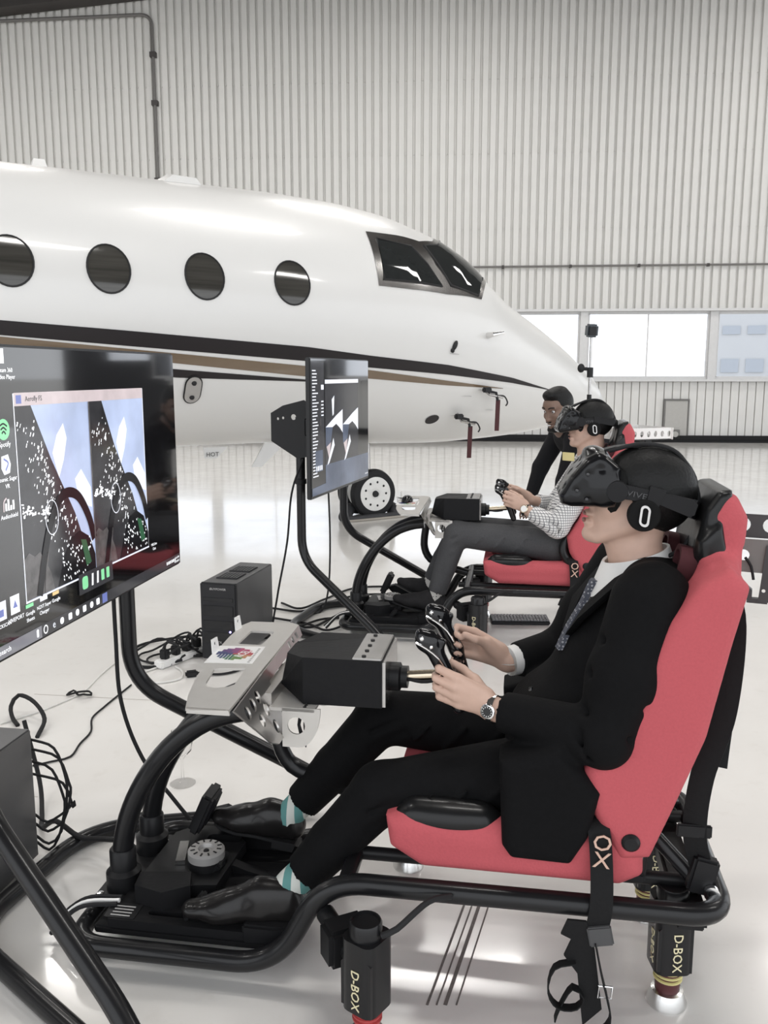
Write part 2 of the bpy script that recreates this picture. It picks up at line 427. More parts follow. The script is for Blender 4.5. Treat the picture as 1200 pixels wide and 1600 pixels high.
for k in range(11):
    x1 = 4.07-BAY*k-.08; x0 = x1-BAY+.16; w = x1-x0; cx = (x0+x1)/2
    b = MB()
    for z in (1.355, 2.70): b.box((cx, .06, z), (w, .06, .06))
    for x in (x0+.02, x1-.02): b.box((x, .06, 2.03), (.04, .06, 1.32))
    fr = b.build('window_%d' % (k+1), 'window_frame_paint', smooth=False, loc=WALL_AT, rot=(0, 0, WALL_RZ)); tag(fr, kind='structure')
    MB().box((cx, .06, 2.03), (.025, .05, 1.30)).build('mullion', 'window_frame_paint', fr, smooth=False)
    for s in (-1, 1): MB().box((cx+s*w/4, .07, 2.03), (w/2-.06, .008, 1.29)).build('pane', 'window_glass', fr, smooth=False)
    MB().box((x0-.08, .05, 2.03), (.16, .14, 1.42)).build('post', 'window_frame_paint', fr, smooth=False)
# --- pipe along the wall, conduit at the upper left, wall hatch with its outlet box
t = root('wall_pipe', 'thin dark horizontal pipe running along the corrugated wall above the windows', 'pipe', WALL_AT, WALL_RZ)
MB().tube([(-25.9, -.05, 3.63), (3.5, -.05, 3.66)], .022, 8).build('pipe_run', 'pipe_grey', t)
for k in range(20): MB().box((-24+k*1.4, -.03, 3.63+.00102*(k*1.4)), (.05, .09, .06)).build('bracket', 'dark_steel', t, smooth=False)
t = root('conduit', 'dark conduit bending down the corrugated wall behind the jet roof', 'conduit', WALL_AT, WALL_RZ)
MB().tube(fillet([(-25, -.06, 8.62), (-10.33, -.06, 8.78, .25), (-10.33, -.06, 3.4)], .2, 8), .035, 8).build('conduit_run', 'pipe_grey', t)
for z in (8.0, 7.05, 5.5, 4.5): MB().box((-10.33, -.05, z), (.13, .10, .10)).build('junction_box', 'dark_steel', t, smooth=False)
t = root('wall_hatch', 'small grey access hatch set low in the wall under the windows', 'hatch', WALL_AT, WALL_RZ)
MB().box((.715, -.03, .46), (.47, .05, .84), bev=.008).build('hatch_door', 'hatch_paint', t)
MB().box((.715, -.045, .895), (.52, .06, .035)).box((.465, -.035, .46), (.03, .05, .85)).box((.965, -.035, .46), (.03, .05, .85)).build('hatch_frame', 'pipe_grey', t, smooth=False)
t = root('outlet_box', 'small square outlet box at the foot of the wall hatch', 'outlet', WALL_AT, WALL_RZ)
MB().box((.70, -.09, .17), (.19, .06, .19), bev=.006).build('box_body', 'pipe_grey', t)
MB().lathe([(.06, 0), (.06, .012), (.03, .012), (.03, .02), (0, .02)], (.70, -.12, .17), (0, -1, 0), 20).build('socket', 'hatch_paint', t)
# --- roof with its edge beam, and strip lamps
tag(MB().box((-4, 6, 9.55), (52, 26, .1)).build('ceiling', 'dark_steel', smooth=False), kind='structure')
tag(MB().box((-12.0, -.25, 9.28), (31, .35, .6), (0, R(-4.2), 0)).box((-12.0, -.25, 8.98), (31, .42, .06), (0, R(-4.2), 0)).build('trim_1', 'dark_steel', smooth=False, loc=WALL_AT, rot=(0, 0, WALL_RZ)), kind='structure')
tag(MB().box((-30, 6, 4.7), (.2, 26, 9.6)).build('wall_left', 'panel_paint', smooth=False), kind='structure')
# right end of the wall, backlit shade put into its dark colour: glazed strip, open doorway
dr = MB().plate([(3.55, 0), (6.4, 0), (6.4, 4.6), (11.6, 4.6), (11.6, 0), (16, 0), (16, 9.3), (3.55, 9.3)], [[(4.1, 1.75), (5.2, 1.75), (5.2, 2.75), (4.1, 2.75)]], .1, (0, .1, 0), (1, 0, 0), (0, 0, 1)).build('wall_right', 'backlit_wall', smooth=False, loc=WALL_AT, rot=(0, 0, WALL_RZ)); tag(dr, kind='structure')
MB().box((4.65, .08, 2.25), (1.08, .01, .98)).build('pane', 'window_glass', dr, smooth=False)
mat('lamp_glow', (1, .98, .95), .5, emit=3.0); mat('lamp_white', (.8, .8, .8), .4)
for iy, y in enumerate((2.0, 8.0, 14.0)):
    for ix, x in enumerate((-14, -6.5, 1, 8.5)):
        t = root('ceiling_lamp', 'long white strip lamp hung under the dark hangar roof', 'lamp', (x, y, 9.1), 0, 'strip lamps under the hangar roof')
        MB().box((0, 0, .06), (3.2, .7, .12), bev=.02).build('lamp_housing', 'lamp_white', t)
        MB().box((0, 0, -.008), (3.0, .55, .012)).build('diffuser', 'lamp_glow', t, smooth=False)
        area_light('lamp_light', (0, 0, -.03), (0, 0, 0), 3.0, .55, 112, (1, .97, .93), t)
# --- pale building seen through the end window
t = root('outside_building', 'pale hazy building seen outside through the far window pane', 'building', (23.5, 52, 0), R(-20))
MB().box((0, 4, 4.6), (7, 8, 9.2)).build('wall', 'facade_white', t, smooth=False)
for k, z in enumerate((1.9, 4.0, 6.3)):
    for i in range(5): MB().box((-2.8+1.4*i, -.02, z), (1.0, .1, .5 if k else .8)).build('window', 'facade_glass', t, smooth=False)
# ================================================================== the jet

_FT = np.array([-14,-3.3,-1.1,-.47,0,.25,.6,.92,1.16,1.42,1.85,2.32,2.81,3.07,3.17])
_FTOP = np.array([3.07,3.07,3.06,3.03,2.97,2.91,2.81,2.66,2.46,2.26,2.05,1.79,1.47,1.22,1.05])
_FBOT = np.array([.80,.80,.80,.77,.75,.74,.73,.73,.74,.75,.78,.84,.91,.97,1.03])
_FW = np.array([1.13,1.13,1.13,1.12,1.10,1.07,1.02,.95,.89,.83,.72,.58,.40,.21,.03])
_FZC = np.array([1.93,1.93,1.93,1.90,1.85,1.81,1.75,1.69,1.63,1.56,1.44,1.32,1.17,1.08,1.04])
def _sm(t, y):
    s = .09
    return sum(np.interp(t+o*s, _FT, y)*w for o, w in ((-1,.25),(0,.5),(1,.25))) if t < 2.7 else float(np.interp(t, _FT, y))
def fus(t, th, e=0.):
    """point on the fuselage skin: station t, angle th (0 = side facing the rigs, 90 deg = crown)"""
    w, zc = _sm(t, _FW), _sm(t, _FZC); h = _sm(t, _FTOP)-zc if np.sin(th) > 0 else zc-_sm(t, _FBOT)
    return (t, -(w+e)*np.cos(th), zc+(h+e)*np.sin(th))
def th_of(t, z):
    zc = _sm(t, _FZC); s = (z-zc)/((_sm(t, _FTOP)-zc) if z > zc else (zc-_sm(t, _FBOT)))
    return float(np.arcsin(np.clip(s, -1, 1)))
mat('jet_white', (.69, .685, .67), .32, var=.015, scale=2, coat=.3)
mat('stripe_dark', (.022, .019, .020), .38)
mat('stripe_bronze', (.16, .115, .075), .22, coat=.5)
mat('cabin_glass', (.045, .043, .038), .08, var=.75, scale=7, spec=.6)
for _n in MATS['cabin_glass'].node_tree.nodes:
    if _n.type == 'TEX_NOISE':      # streaky tone: noise stretched along the fuselage
        _mp = MATS['cabin_glass'].node_tree.nodes.new('ShaderNodeMapping'); _mp.inputs['Scale'].default_value = (.18, .3, 4.5)
        _l = MATS['cabin_glass'].node_tree.links; _l.new(_n.inputs['Vector'].links[0].from_socket, _mp.inputs['Vector']); _l.new(_mp.outputs[0], _n.inputs['Vector'])
mat('cockpit_glass', (.02, .022, .022), .03, var=.3, spec=.9)
mat('bare_metal', (.45, .44, .43), .22, 1, var=.25, scale=18)
mat('polished_metal', (.75, .74, .73), .12, 1)
mat('rubber', (.018, .018, .019), .7, bump=.3, scale=60)
mat('matte_black', (.02, .02, .021), .5)
mat('wheel_white', (.78, .77, .74), .4)
mat('ribbon_red', (.05, .007, .009), .7, var=.4, scale=60)
mat('grey_plate', (.42, .41, .40), .35, .6)
mat('print_dark', (.05, .05, .05), .6)
mat('print_faint', (.45, .44, .43), .6)
mat('tarp', (.03, .03, .033), .6, var=.4, scale=12, bump=.4)
mat('tarp_trim', (.35, .32, .28), .7)
jet = root('private_jet', 'white private jet with dark and bronze stripes parked behind the simulators', 'airplane', (-.2, 8.77, 0), R(30))
def jet_skin():
    ts = np.concatenate([np.linspace(-14, -1.2, 30), np.linspace(-1.1, 2.6, 75), np.linspace(2.63, 3.17, 26)]); nth = 72; v = []; f = []
    for t_ in ts: v += [fus(t_, 2*math.pi*k/nth) for k in range(nth)]
    for i in range(len(ts)-1):
        for k in range(nth): f.append((i*nth+k, i*nth+(k+1) % nth, (i+1)*nth+(k+1) % nth, (i+1)*nth+k))
    f.append(tuple((len(ts)-1)*nth+k for k in range(nth)))
    return MB().add(v, f)
jet_skin().build('fuselage', 'jet_white', jet, angle=80)
def patch(poly, e=.004, cuts=3, deg=True):
    """piece of skin bounded by a polygon of (station, angle)"""
    bm = bmesh.new(); f = bm.faces.new([bm.verts.new((a, b*(.02 if deg else 1), 0)) for a, b in poly])
    bmesh.ops.triangulate(bm, faces=[f])
    for _ in range(cuts):
        bmesh.ops.subdivide_edges(bm, edges=bm.edges[:], cuts=1, use_grid_fill=True); bmesh.ops.triangulate(bm, faces=bm.faces[:])
    bm.verts.index_update(); v = [fus(q.co.x, R(q.co.y*50), e) for q in bm.verts]; g = [[q.index for q in x.verts] for x in bm.faces]; bm.free()
    return MB().add(v, g)
def stripe(name, pts, m, e=.003):
    """painted stripe: (station, z top, z bottom)"""
    T = [p[0] for p in pts]; ts = np.arange(T[0], T[-1]+1e-6, .06); v = []; f = []
    for t_ in ts:
        a, b = np.interp(t_, T, [p[1] for p in pts]), np.interp(t_, T, [p[2] for p in pts])
        for s_ in range(5):
            z = a+(b-a)*s_/4; v.append(fus(t_, th_of(t_, z), e))
    for i in range(len(ts)-1):
        for k in range(4): f.append((i*5+k, i*5+k+1, (i+1)*5+k+1, (i+1)*5+k))
    return MB().add(v, f).build(name, m, jet, angle=80)
stripe('dark_stripe', [(-13, 2.35, 2.25), (-3.46, 1.81, 1.71), (-2.6, 1.76, 1.65), (-1.13, 1.664, 1.55), (-.53, 1.60, 1.50), (.32, 1.525, 1.438), (1.2, 1.406, 1.356), (1.85, 1.274, 1.270)], 'stripe_dark')
stripe('bronze_stripe', [(-13, 2.2, 2.14), (-3.47, 1.70, 1.64), (-2.6, 1.63, 1.56), (-1.13, 1.51, 1.425), (-.51, 1.477, 1.405), (.36, 1.38, 1.338), (1.14, 1.30, 1.297)], 'stripe_bronze')
stripe('lower_stripe', [(-13, 2.1, 2.0), (-3.4, 1.58, 1.51), (-2.2, 1.479, 1.416), (-1.09, 1.397, 1.381), (-.7, 1.363, 1.36)], 'stripe_dark')
def win_ring(t_, z, a, b, n=32):
    return [(t_+a*math.cos(2*math.pi*i/n), z+b*math.sin(2*math.pi*i/n)) for i in range(n)]
for t_, z in ((-3.37, 2.214), (-2.707, 2.198), (-1.99, 2.182), (-1.26, 2.17)):
    W = patch([(x, math.degrees(th_of(x, y))) for x, y in win_ring(t_, z, .150, .172)], .004, 2).build('cabin_window', 'cabin_glass', jet, angle=80)
    MB().tube([fus(x, th_of(x, y), .004) for x, y in win_ring(t_, z, .153, .175)], .007, 6, closed=True).build('window_rim', 'matte_black', W)
WS = patch([(-.444, 15), (-.07, 16.5), (.31, 19), (.78, 24.6), (1.0, 45), (1.2, 72), (1.27, 90), (1.2, 108), (.72, 108), (.70, 90), (.60, 70), (.42, 56), (.19, 48.2), (-.07, 46.6), (-.424, 43.6)], .005, 4).build('windshield_frame', 'bare_metal', jet, angle=80)
for nm, pg in (('side_pane', [(-.341, 39.8), (-.381, 18.3), (-.05, 20.2), (.262, 22.2), (.15, 32), (.031, 40.7)]), ('front_pane', [(.22, 45.5), (.29, 35), (.385, 24.6), (.74, 25.8), (.96, 46), (1.14, 74), (1.17, 88), (.78, 88), (.66, 70), (.45, 53)])):
    P_ = patch(pg, .010, 4).build(nm, 'cockpit_glass', jet, angle=80)
    MB().tube([fus(a, R(b), .010) for a, b in pg], .010, 6, closed=True).build('pane_seal', 'matte_black', P_)
def on_skin(t_, z, e=0): return Vector(fus(t_, th_of(t_, z), e))
# ports, probes, plates and aerials on the skin
_pl = lambda w_, h_, r_, e_: patch([(-2.07+x_, math.degrees(th_of(-2.07+x_, 1.325+y_))) for x_, y_ in rrect(0, 0, w_, h_, r_, 6)], e_, 2)
_ap = _pl(.125, .20, .06, .016).build('access_plate', 'grey_plate', jet, angle=80)
_pl(.145, .22, .07, .010).build('plate_rim', 'matte_black', _ap, angle=80)
for dz in (-.055, .055): MB().ball(on_skin(-2.07, 1.325+dz, .016), (.022, .014, .022), 10, 6).build('plate_bolt', 'matte_black', _ap)
for (x, z, a, b, nm) in ((.352, 1.013, .075, .045, 'oval_port'), (2.0, 1.08, .018, .012, 'drain_port')):
    patch([(p, math.degrees(th_of(p, q))) for p, q in win_ring(x, z, a, b, 16)], .004, 2).build(nm, 'stripe_dark', jet, angle=80)
MB().ball(on_skin(.37, 1.70, .01), (.022, .02, .05), 10, 6, (0, R(25), 0)).ball(on_skin(.345, 1.655, .01), (.02, .018, .022), 10, 6).build('angle_vane', 'matte_black', jet)
MB().tube([on_skin(.80, 1.80), on_skin(.80, 1.80, .09), on_skin(.80, 1.80, .09)+Vector((.12, 0, .02))], [.03, .022, .012], 8).build('pitot_probe', 'polished_metal', jet)
for t_, z, s_ in ((.36, 1.625, .13), (.80, 1.292, .12), (.62, 1.235, .14), (1.0, 1.09, .12), (.62, 1.045, .16)):
    MB().box(on_skin(t_, z, .002), (s_, .004, .008), (0, R(3), 0)).build('placard', 'print_faint', jet, smooth=False)
for px_, z in ((.84, 1.29), (.62, 1.06)):
    MB().tube([on_skin(px_, z), on_skin(px_, z, .10), on_skin(px_, z, .10)+Vector((.16, 0, -.03))], .014, 8).build('pitot_probe', 'bare_metal', jet)
for ax_, (t0, t1, z0, z1) in enumerate(((-1.78, -1.55, .80, .70), (-1.20, -.98, .82, .60))):
    sw = -.05-.14*ax_
    v = [(t0, -.28-.012, z0), (t1, -.28-.012, z0), (t1+sw-.06, -.28-.004, z1), (t0+sw+.06, -.28-.004, z1), (t0, -.28+.012, z0), (t1, -.28+.012, z0), (t1+sw-.06, -.28+.004, z1), (t0+sw+.06, -.28+.004, z1)]
    MB().add(v, [(0, 1, 2, 3), (7, 6, 5, 4), (0, 4, 5, 1), (1, 5, 6, 2), (2, 6, 7, 3), (3, 7, 4, 0)]).build('belly_antenna', 'jet_white', jet, smooth=False)
text_mesh('antenna_lettering', 'HOT', .055, 'print_dark', jet, (-1.70, -.297, .735), (1, 0, 0), (0, 0, 1))
MB().add([fus(x, R(th), e) for x, th, e in ((-2.06, 72, 0), (-1.74, 72, 0), (-1.78, 73, .05), (-1.98, 73, .055), (-2.06, 82, 0), (-1.74, 82, 0), (-1.78, 80, .05), (-1.98, 80, .055))], [(0, 1, 2, 3), (4, 7, 6, 5), (0, 3, 7, 4), (1, 5, 6, 2), (3, 2, 6, 7)]).build('roof_antenna', 'jet_white', jet)
MB().add([fus(x, R(th), e) for x, th, e in ((-3.04, 84, 0), (-2.92, 84, 0), (-2.94, 85, .06), (-3.02, 85, .06), (-3.04, 90, 0), (-2.92, 90, 0), (-2.94, 89, .06), (-3.02, 89, .06))], [(0, 1, 2, 3), (4, 7, 6, 5), (0, 3, 7, 4), (1, 5, 6, 2), (3, 2, 6, 7)]).build('roof_antenna', 'jet_white', jet)
# nose gear
g = MB().tube([(.0, 0, 1.0), (.02, 0, .25)], .05, 12).tube([(.02, -.12, .25), (.02, .12, .25)], .03, 10).tube([(-.35, 0, .85), (.0, 0, .5)], .025, 8).build('nose_strut', 'bare_metal', jet)
for s_ in (-1, 1):
    y = .14*s_
    W = MB().lathe([(.13, -.05), (.20, -.06), (.235, -.045), (.25, 0), (.235, .045), (.20, .06), (.13, .05)], (.02, y, .25), (0, 1, 0), 40).build('tire', 'rubber', jet)
    MB().lathe([(.172, -.052*1), (.172, -.058), (.16, -.062), (.05, -.055), (.05, .055), (.16, .062), (.172, .058), (.172, .052)], (.02, y, .25), (0, 1, 0), 40).build('hub', 'wheel_white', W)
    MB().lathe([(0, -.075), (.028, -.075), (.034, -.055), (.034, 0)], (.02, y, .25), (0, 1, 0), 16).build('axle_nut', 'matte_black', W)
    for k in range(9): MB().ball((.02+.12*math.cos(k*.698), y-.06, .25+.12*math.sin(k*.698)), (.012, .008, .012), 8, 5).build('hub_bolt', 'matte_black', W)
# red streamers hung on the two probes
for nm, px_, z, ln, lab in (('streamer', .84, 1.29, .30, 'dark red safety streamer hanging from the upper nose probe of the jet'), ('streamer', .62, 1.06, .31, 'dark red safety streamer hanging lowest from the jet nose probe')):
    p = on_skin(px_, z, .10)+Vector((.10, 0, -.02)); t = root(nm, lab, 'streamer', jet.matrix_basis@p if False else (0, 0, 0))
    M = Matrix.Translation(Vector((-.2, 8.77, 0)))@Matrix.Rotation(R(30), 4, 'Z'); q = M@p; t.location = q; t.rotation_euler = (0, 0, R(30))
    MB().box((0, 0, -ln/2-.03), (.05, .006, ln), (0, R(2), 0)).build('ribbon', 'ribbon_red', t, smooth=False)
    MB().tube([(-.10, 0, .05), (-.02, 0, .035), (.0, 0, -.04)], .014, 8).box((-.13, 0, .065), (.09, .05, .05), bev=.01).tube(resample([(.0, 0, .01), (.08, 0, .0), (.12, 0, -.06), (.10, 0, -.09)]), .008, 6).build('probe_cover', 'matte_black', t)
# tarp bundle at the nose wheel
s = SDF((-.5, -.62, -.01), (.5, .2, .3), .014)
s.cone((-.36, -.22, .02), (.34, -.20, .02), .035, .035, .03).cone((-.34, -.16, .04), (-.24, -.05, .09), .06, .07, .04).cone((.26, -.14, .05), (.24, -.02, .10), .07, .06, .04).cone((.26, -.14, .04), (.38, -.16, .02), .06, .03, .03).half((0, 0, .003), (0, 0, -1))
t = root('wheel_tarp', 'dark folded tarp lying on the floor against the nose wheel', 'tarp', (-.2+.02, 8.77, 0), R(30))
s.build('cloth', 'tarp', t)
MB().tube(resample([(-.40, -.26, .012), (-.1, -.27, .012), (.3, -.25, .012), (.42, -.18, .02)]), .012, 6).build('hem', 'tarp_trim', t)

# ================================================================== racing simulator (built once, then copied)
mat('tube_black', (.010, .010, .011), .30, var=.15, scale=30, coat=.25)
mat('plate_black', (.011, .011, .012), .42, var=.2, scale=30)
mat('housing_black', (.010, .010, .011), .5, var=.15, scale=60, bump=.3, spec=.3)
mat('vinyl_black', (.009, .009, .0095), .3, var=.2, scale=30, bump=.3, coat=.2)
mat('seat_red', (.47, .085, .10), .85, var=.10, scale=160, bump=.5)
mat('seat_red_shaded', (.06, .010, .014), .8, var=.1, scale=160)  # red seat fabric darkened: shade inside the slots put into the colour
mat('brushed_steel', (.56, .54, .51), .38, .45, var=.06, scale=25)
mat('steel_plate', (.50, .48, .46), .30, .9, var=.10, scale=12)
mat('chrome', (.8, .8, .8), .12, 1.)
mat('brass_shaft', (.55, .47, .36), .22, 1.)
mat('webbing', (.007, .007, .0075), .75, var=.25, scale=120, bump=.4)
mat('webbing_grey', (.06, .06, .062), .6)
mat('letter_cream', (.75, .68, .45), .6)
mat('letter_tan', (.62, .42, .33), .7)
mat('actuator_black', (.009, .009, .010), .3, coat=.3)
mat('shaft_maroon', (.08, .018, .02), .45)
mat('ring_yellow', (.62, .56, .24), .45)
mat('alloy', (.72, .72, .71), .25, 1.)
mat('shaft_red', (.40, .05, .05), .5)
mat('gloss_black', (.008, .008, .009), .09, coat=.5)
mat('sticker_white', (.82, .81, .79), .5, var=.02)
mat('dial_grey', (.36, .35, .34), .45, .3)
RIG_AT = lambda c, a: (a*math.cos(R(9))+c*math.sin(R(9)), -a*math.sin(R(9))+c*math.cos(R(9)), 0)

rig = root('racing_simulator', 'red racing seat simulator in the foreground, carrying the man in the suit', 'simulator', RIG_AT(2.06, 0), R(-9), 'racing simulators')
B = .28
# tubular frame: one bent tube per side, joined across the front and the rear
path = []
side = [(-1.06, .07), (-.55, .07), (-.405, .30), (.47, .30)]
fr = fillet([(-1.06, -.10, .07, .05), (-1.06, -B, .07, .10), (-.54, -B, .07, .11), (-.42, -B, .30, .10), (.46, -B, .30, .09), (.46, B, .30, .09), (-.42, B, .30, .10), (-.54, B, .07, .11), (-1.06, B, .07, .10), (-1.06, .10, .07, .05)], .1, 10)
MB().tube(fr, .024, 16).build('frame_tube', 'tube_black', rig)
for b in (-.15, .15): MB().tube([(-.42, b, .30), (.46, b, .30)], .016, 10).build('seat_runner', 'plate_black', rig)
MB().tube([(-.37, -B, .30), (-.37, B, .30)], .02, 12).build('cross_tube', 'tube_black', rig)
MB().tube(fillet([(.20, -.10, .47), (.30, -.12, .42), (.43, -.20, .31)], .05), .017, 12).build('rear_brace', 'tube_black', rig)
MB().tube(fillet([(.20, .10, .47), (.30, .12, .42), (.43, .20, .31)], .05), .017, 12).build('rear_brace', 'tube_black', rig)
# wheel deck arches and rear hoops
arc = [(-1.01, .075), (-1.005, .23), (-.965, .36), (-.885, .485), (-.79, .57), (-.70, .61), (-.62, .625)]
for b in (-.09, .09): MB().tube(resample([(a, b, z) for a, z in arc], step=.03), .0265, 16).build('arch_tube', 'tube_black', rig)
MB().tube(resample([(-.615, .13, .66), (-.640, .13, .52), (-.640, .13, .44), (-.605, .13, .375), (-.53, .13, .345), (-.42, .13, .31), (-.37, .13, .30)], step=.03), .022, 14).build('hoop_tube', 'tube_black', rig)
MB().box((-1.005, 0, .10), (.13, .30, .02), bev=.006).build('arch_foot', 'plate_black', rig)
for b in (-.09, .09):
    MB().lathe([(.045, 0), (.045, .05), (.034, .06), (.034, .11), (.03, .115)], (-1.008, b, .105), (0, 0, 1), 20).build('arch_socket', 'plate_black', rig)
for a, b in ((-1.05, -.14), (-.96, -.14), (-1.05, .14), (-.96, .14)): MB().lathe([(.009, 0), (.009, .007), (0, .008)], (a, b, .11), (0, 0, 1), 8).build('bolt', 'chrome', rig)
# pedal box
MB().box((-.77, -.02, .085), (.50, .44, .022), bev=.005).build('pedal_deck', 'plate_black', rig)
MB().plate([(-.98, -.24), (-.60, -.24), (-.52, -.18), (-.52, .06), (-.98, .06)], [rrect(-.84, -.20, .10, .02, .009)], .02, (0, 0, .118)).build('pedal_tray', 'housing_black', rig)
MB().box((-.57, -.20, .115), (.13, .09, .05), bev=.006).build('heel_stop', 'housing_black', rig)
MB().plate([(-.955, -.12), (-.88, -.16), (-.80, -.12), (-.745, -.11), (-.735, .10), (-.80, .17), (-.90, .17), (-.95, .12)], [rrect(-.80, .11, .10, .035, .016)], .03, (0, 0, .150)).build('pedal_cover', 'plate_black', rig)
MB().plate([(-.95, -.11), (-.82, -.09), (-.80, -.15), (-.86, -.19), (-.94, -.17)], [], .05, (0, 0, .168)).build('pedal_housing', 'housing_black', rig)
MB().box((-.885, .01, .157), (.025, .10, .012), (0, 0, R(15))).build('spring_arm', 'bare_metal', rig, smooth=False)
dl = MB().lathe([(.050, 0), (.050, .030), (.046, .033)], (-.805, -.02, .14), (0, 0, 1), 28).build('dial', 'plate_black', rig)
MB().lathe([(.049, .030), (.049, .05), (.042, .056), (.022, .056), (.017, .047), (0, .047)], (-.805, -.02, .14), (0, 0, 1), 28).build('dial_cap', 'dial_grey', dl)
for k in range(12):
    an = k*math.pi/6; MB().box((-.805+.036*math.cos(an), -.02+.036*math.sin(an), .1965), (.012, .004, .002), (0, 0, an)).build('tick', 'plate_black', dl, smooth=False)
MB().ball((-.805, -.02, .187), (.008, .008, .006), 10, 6).build('dial_screw', 'plate_black', dl)
ped = MB().plate([(-.865, .19), (-.82, .205), (-.74, .165), (-.60, .115), (-.60, .098), (-.79, .098), (-.815, .14)], [], .05, (0, .155, 0), (1, 0, 0), (0, 0, 1)).build('pedal', 'housing_black', rig)
MB().box((-.862, .13, .225), (.034, .095, .125), (0, R(24), 0), bev=.008).build('pedal_face', 'plate_black', ped)
MB().box((-.842, .13, .228), (.012, .06, .09), (0, R(24), 0), bev=.003).build('pedal_grip', 'housing_black', ped)
for b in (-.02, -.18):
    ped = MB().plate([(-.79, .135), (-.775, .155), (-.70, .130), (-.60, .108), (-.60, .098), (-.76, .098)], [], .03, (0, b+.015, -.012 if b < -.1 else 0), (1, 0, 0), (0, 0, 1)).build('pedal', 'housing_black', rig)
    MB().box((-.775, b, .134 if b < -.1 else .150), (.020, .075, .055), (0, R(40), 0), bev=.006).build('pedal_face', 'plate_black', ped)
for k in range(3): MB().tube(resample([(-1.16-.01*k, -.2+.02*k, .03), (-1.08, -.2+.02*k, .11), (-.98, -.19+.015*k, .125)]), .006, 6).build('pedal_cable', ('rubber', 'sticker_white', 'rubber')[k], rig)
MB().plate(rrect(-.955, -.205, .08, .06, .004), [], .001, (0, 0, .1195)).build('spec_label', 'plate_black', rig)
for k in range(4): MB().box((-.955, -.225+k*.012, .120), (.05, .003, .001)).build('label_line', 'print_faint', rig, smooth=False)
# wheel deck: top plate with two windows, perforated skirt, clamp
TOPZ = .715
outer = [(-.622, -.325), (-.705, -.335), (-.722, -.325), (-.745, -.25), (-.772, -.13), (-.79, .03), (-.80, .20), (-.80, .31), (-.785, .352), (-.66, .358), (-.635, .34)]
holes = [rrect(-.722, .20, .07, .125, .008), [(-.672, -.05), (-.738, -.062), (-.748, -.07), (-.735, -.16), (-.724, -.187), (-.70, -.195), (-.672, -.182), (-.662, -.165)]]
dk = MB().plate(outer, holes, .006, (0, 0, TOPZ)).build('wheel_deck', 'brushed_steel', rig)
sk_out = [(-.325, 0), (-.235, -.105), (-.215, -.13), (-.175, -.152), (-.125, -.155), (-.085, -.13), (-.065, -.09), (-.06, -.03), (.33, -.03), (.34, 0)]
sk_h = [circ(x, y, .0145, 14, .0175) for x, y in ((-.262, -.032), (-.215, -.030), (-.170, -.028), (-.205, -.075), (-.155, -.068), (-.145, -.118))]+[[(x, -.024), (x+.022, -.024), (x+.022, -.006), (x, -.006)] for x in (.18, .225, .27)]
MB().plate(sk_out, sk_h, .005, (-.622, 0, TOPZ), (-.04, 1, 0), (-.42, 0, .91)).build('deck_skirt', 'steel_plate', rig)
MB().plate([(-.72, 0), (-.622, 0), (-.62, -.012), (-.72, -.012)], [], .006, (0, -.325, TOPZ), (1, 0, 0), (0, 0, 1)).build('deck_lip', 'brushed_steel', rig)
for a, b in ((-.795, .27), (-.788, .06)):
    MB().plate([(-.018, 0), (.018, 0), (.014, .04), (-.014, .04)], [circ(0, .026, .006, 8)], .004, (a, b, TOPZ-.002), (.15, 1, 0), (-.1, 0, 1)).build('deck_tab', 'sticker_white', rig)
cb = [(0, 0), (.085, 0), (.085, -.02)]+[(.085-.075*math.sin(R(t)), -.095+.075*math.cos(R(t))) for t in range(10, 81, 10)][::1]+[(.0, -.095)]
MB().plate([(-.04, 0), (.055, 0)]+[(.055*math.cos(R(t)), -.10*math.sin(R(t))) for t in range(10, 91, 10)]+[(-.04, -.10)], [circ(-.005, -.045, .022, 16)], .005, (-.515, -.135, .652), (1, 0, 0), (0, 0, 1)).build('clamp_cheek', 'brushed_steel', rig)
MB().plate([(-.04, 0), (.055, 0)]+[(.055*math.cos(R(t)), -.10*math.sin(R(t))) for t in range(10, 91, 10)]+[(-.04, -.10)], [circ(-.005, -.045, .022, 16)], .005, (-.515, .135, .652), (1, 0, 0), (0, 0, 1)).build('clamp_cheek', 'brushed_steel', rig)
MB().box((-.535, 0, .647), (.12, .27, .008)).build('clamp_seat', 'brushed_steel', rig, smooth=False)
MB().box((-.60, 0, .655), (.03, .24, .05)).build('clamp_back', 'steel_plate', rig, smooth=False)
for k in range(3): MB().tube(resample([(-.50, -.10-.012*k, .655), (-.485-.01*k, -.11, .60), (-.50, -.12, .57-.01*k), (-.52, -.11, .60)], closed=True), .004, 6, closed=True).build('cable_loop', 'rubber', rig)
# printed sticker: white card, rainbow mosaic disc, red disc with letters
stk = MB().plate([(-.790, -.028), (-.665, -.016), (-.672, .122), (-.797, .112)], [], .0008, (0, 0, TOPZ+.001)).build('sticker', 'sticker_white', rig)
MOS = [(.42, .05, .07), (.40, .06, .14), (.22, .04, .16), (.10, .04, .16), (.035, .045, .14), (.04, .07, .16), (.05, .16, .10), (.13, .24, .06), (.45, .22, .10)]
for i, c_ in enumerate(MOS): mat('mosaic_%d' % i, c_, .5)
sc = Vector((-.735, .05))
for i in range(-5, 6):
    for j in range(-5, 6):
        if math.hypot(i, j) > 5.3: continue
        k = int(((math.atan2(j, i)/(2*math.pi)) % 1)*8.99)
        gap = i < 1 and j < 0
        MB().box((sc.x+i*.0088, sc.y+j*.0088, TOPZ+.0014), (.0064 if gap else .0089, .0064 if gap else .0089, .0008)).build('mosaic_tile', 'mosaic_%d' % k, stk, smooth=False)
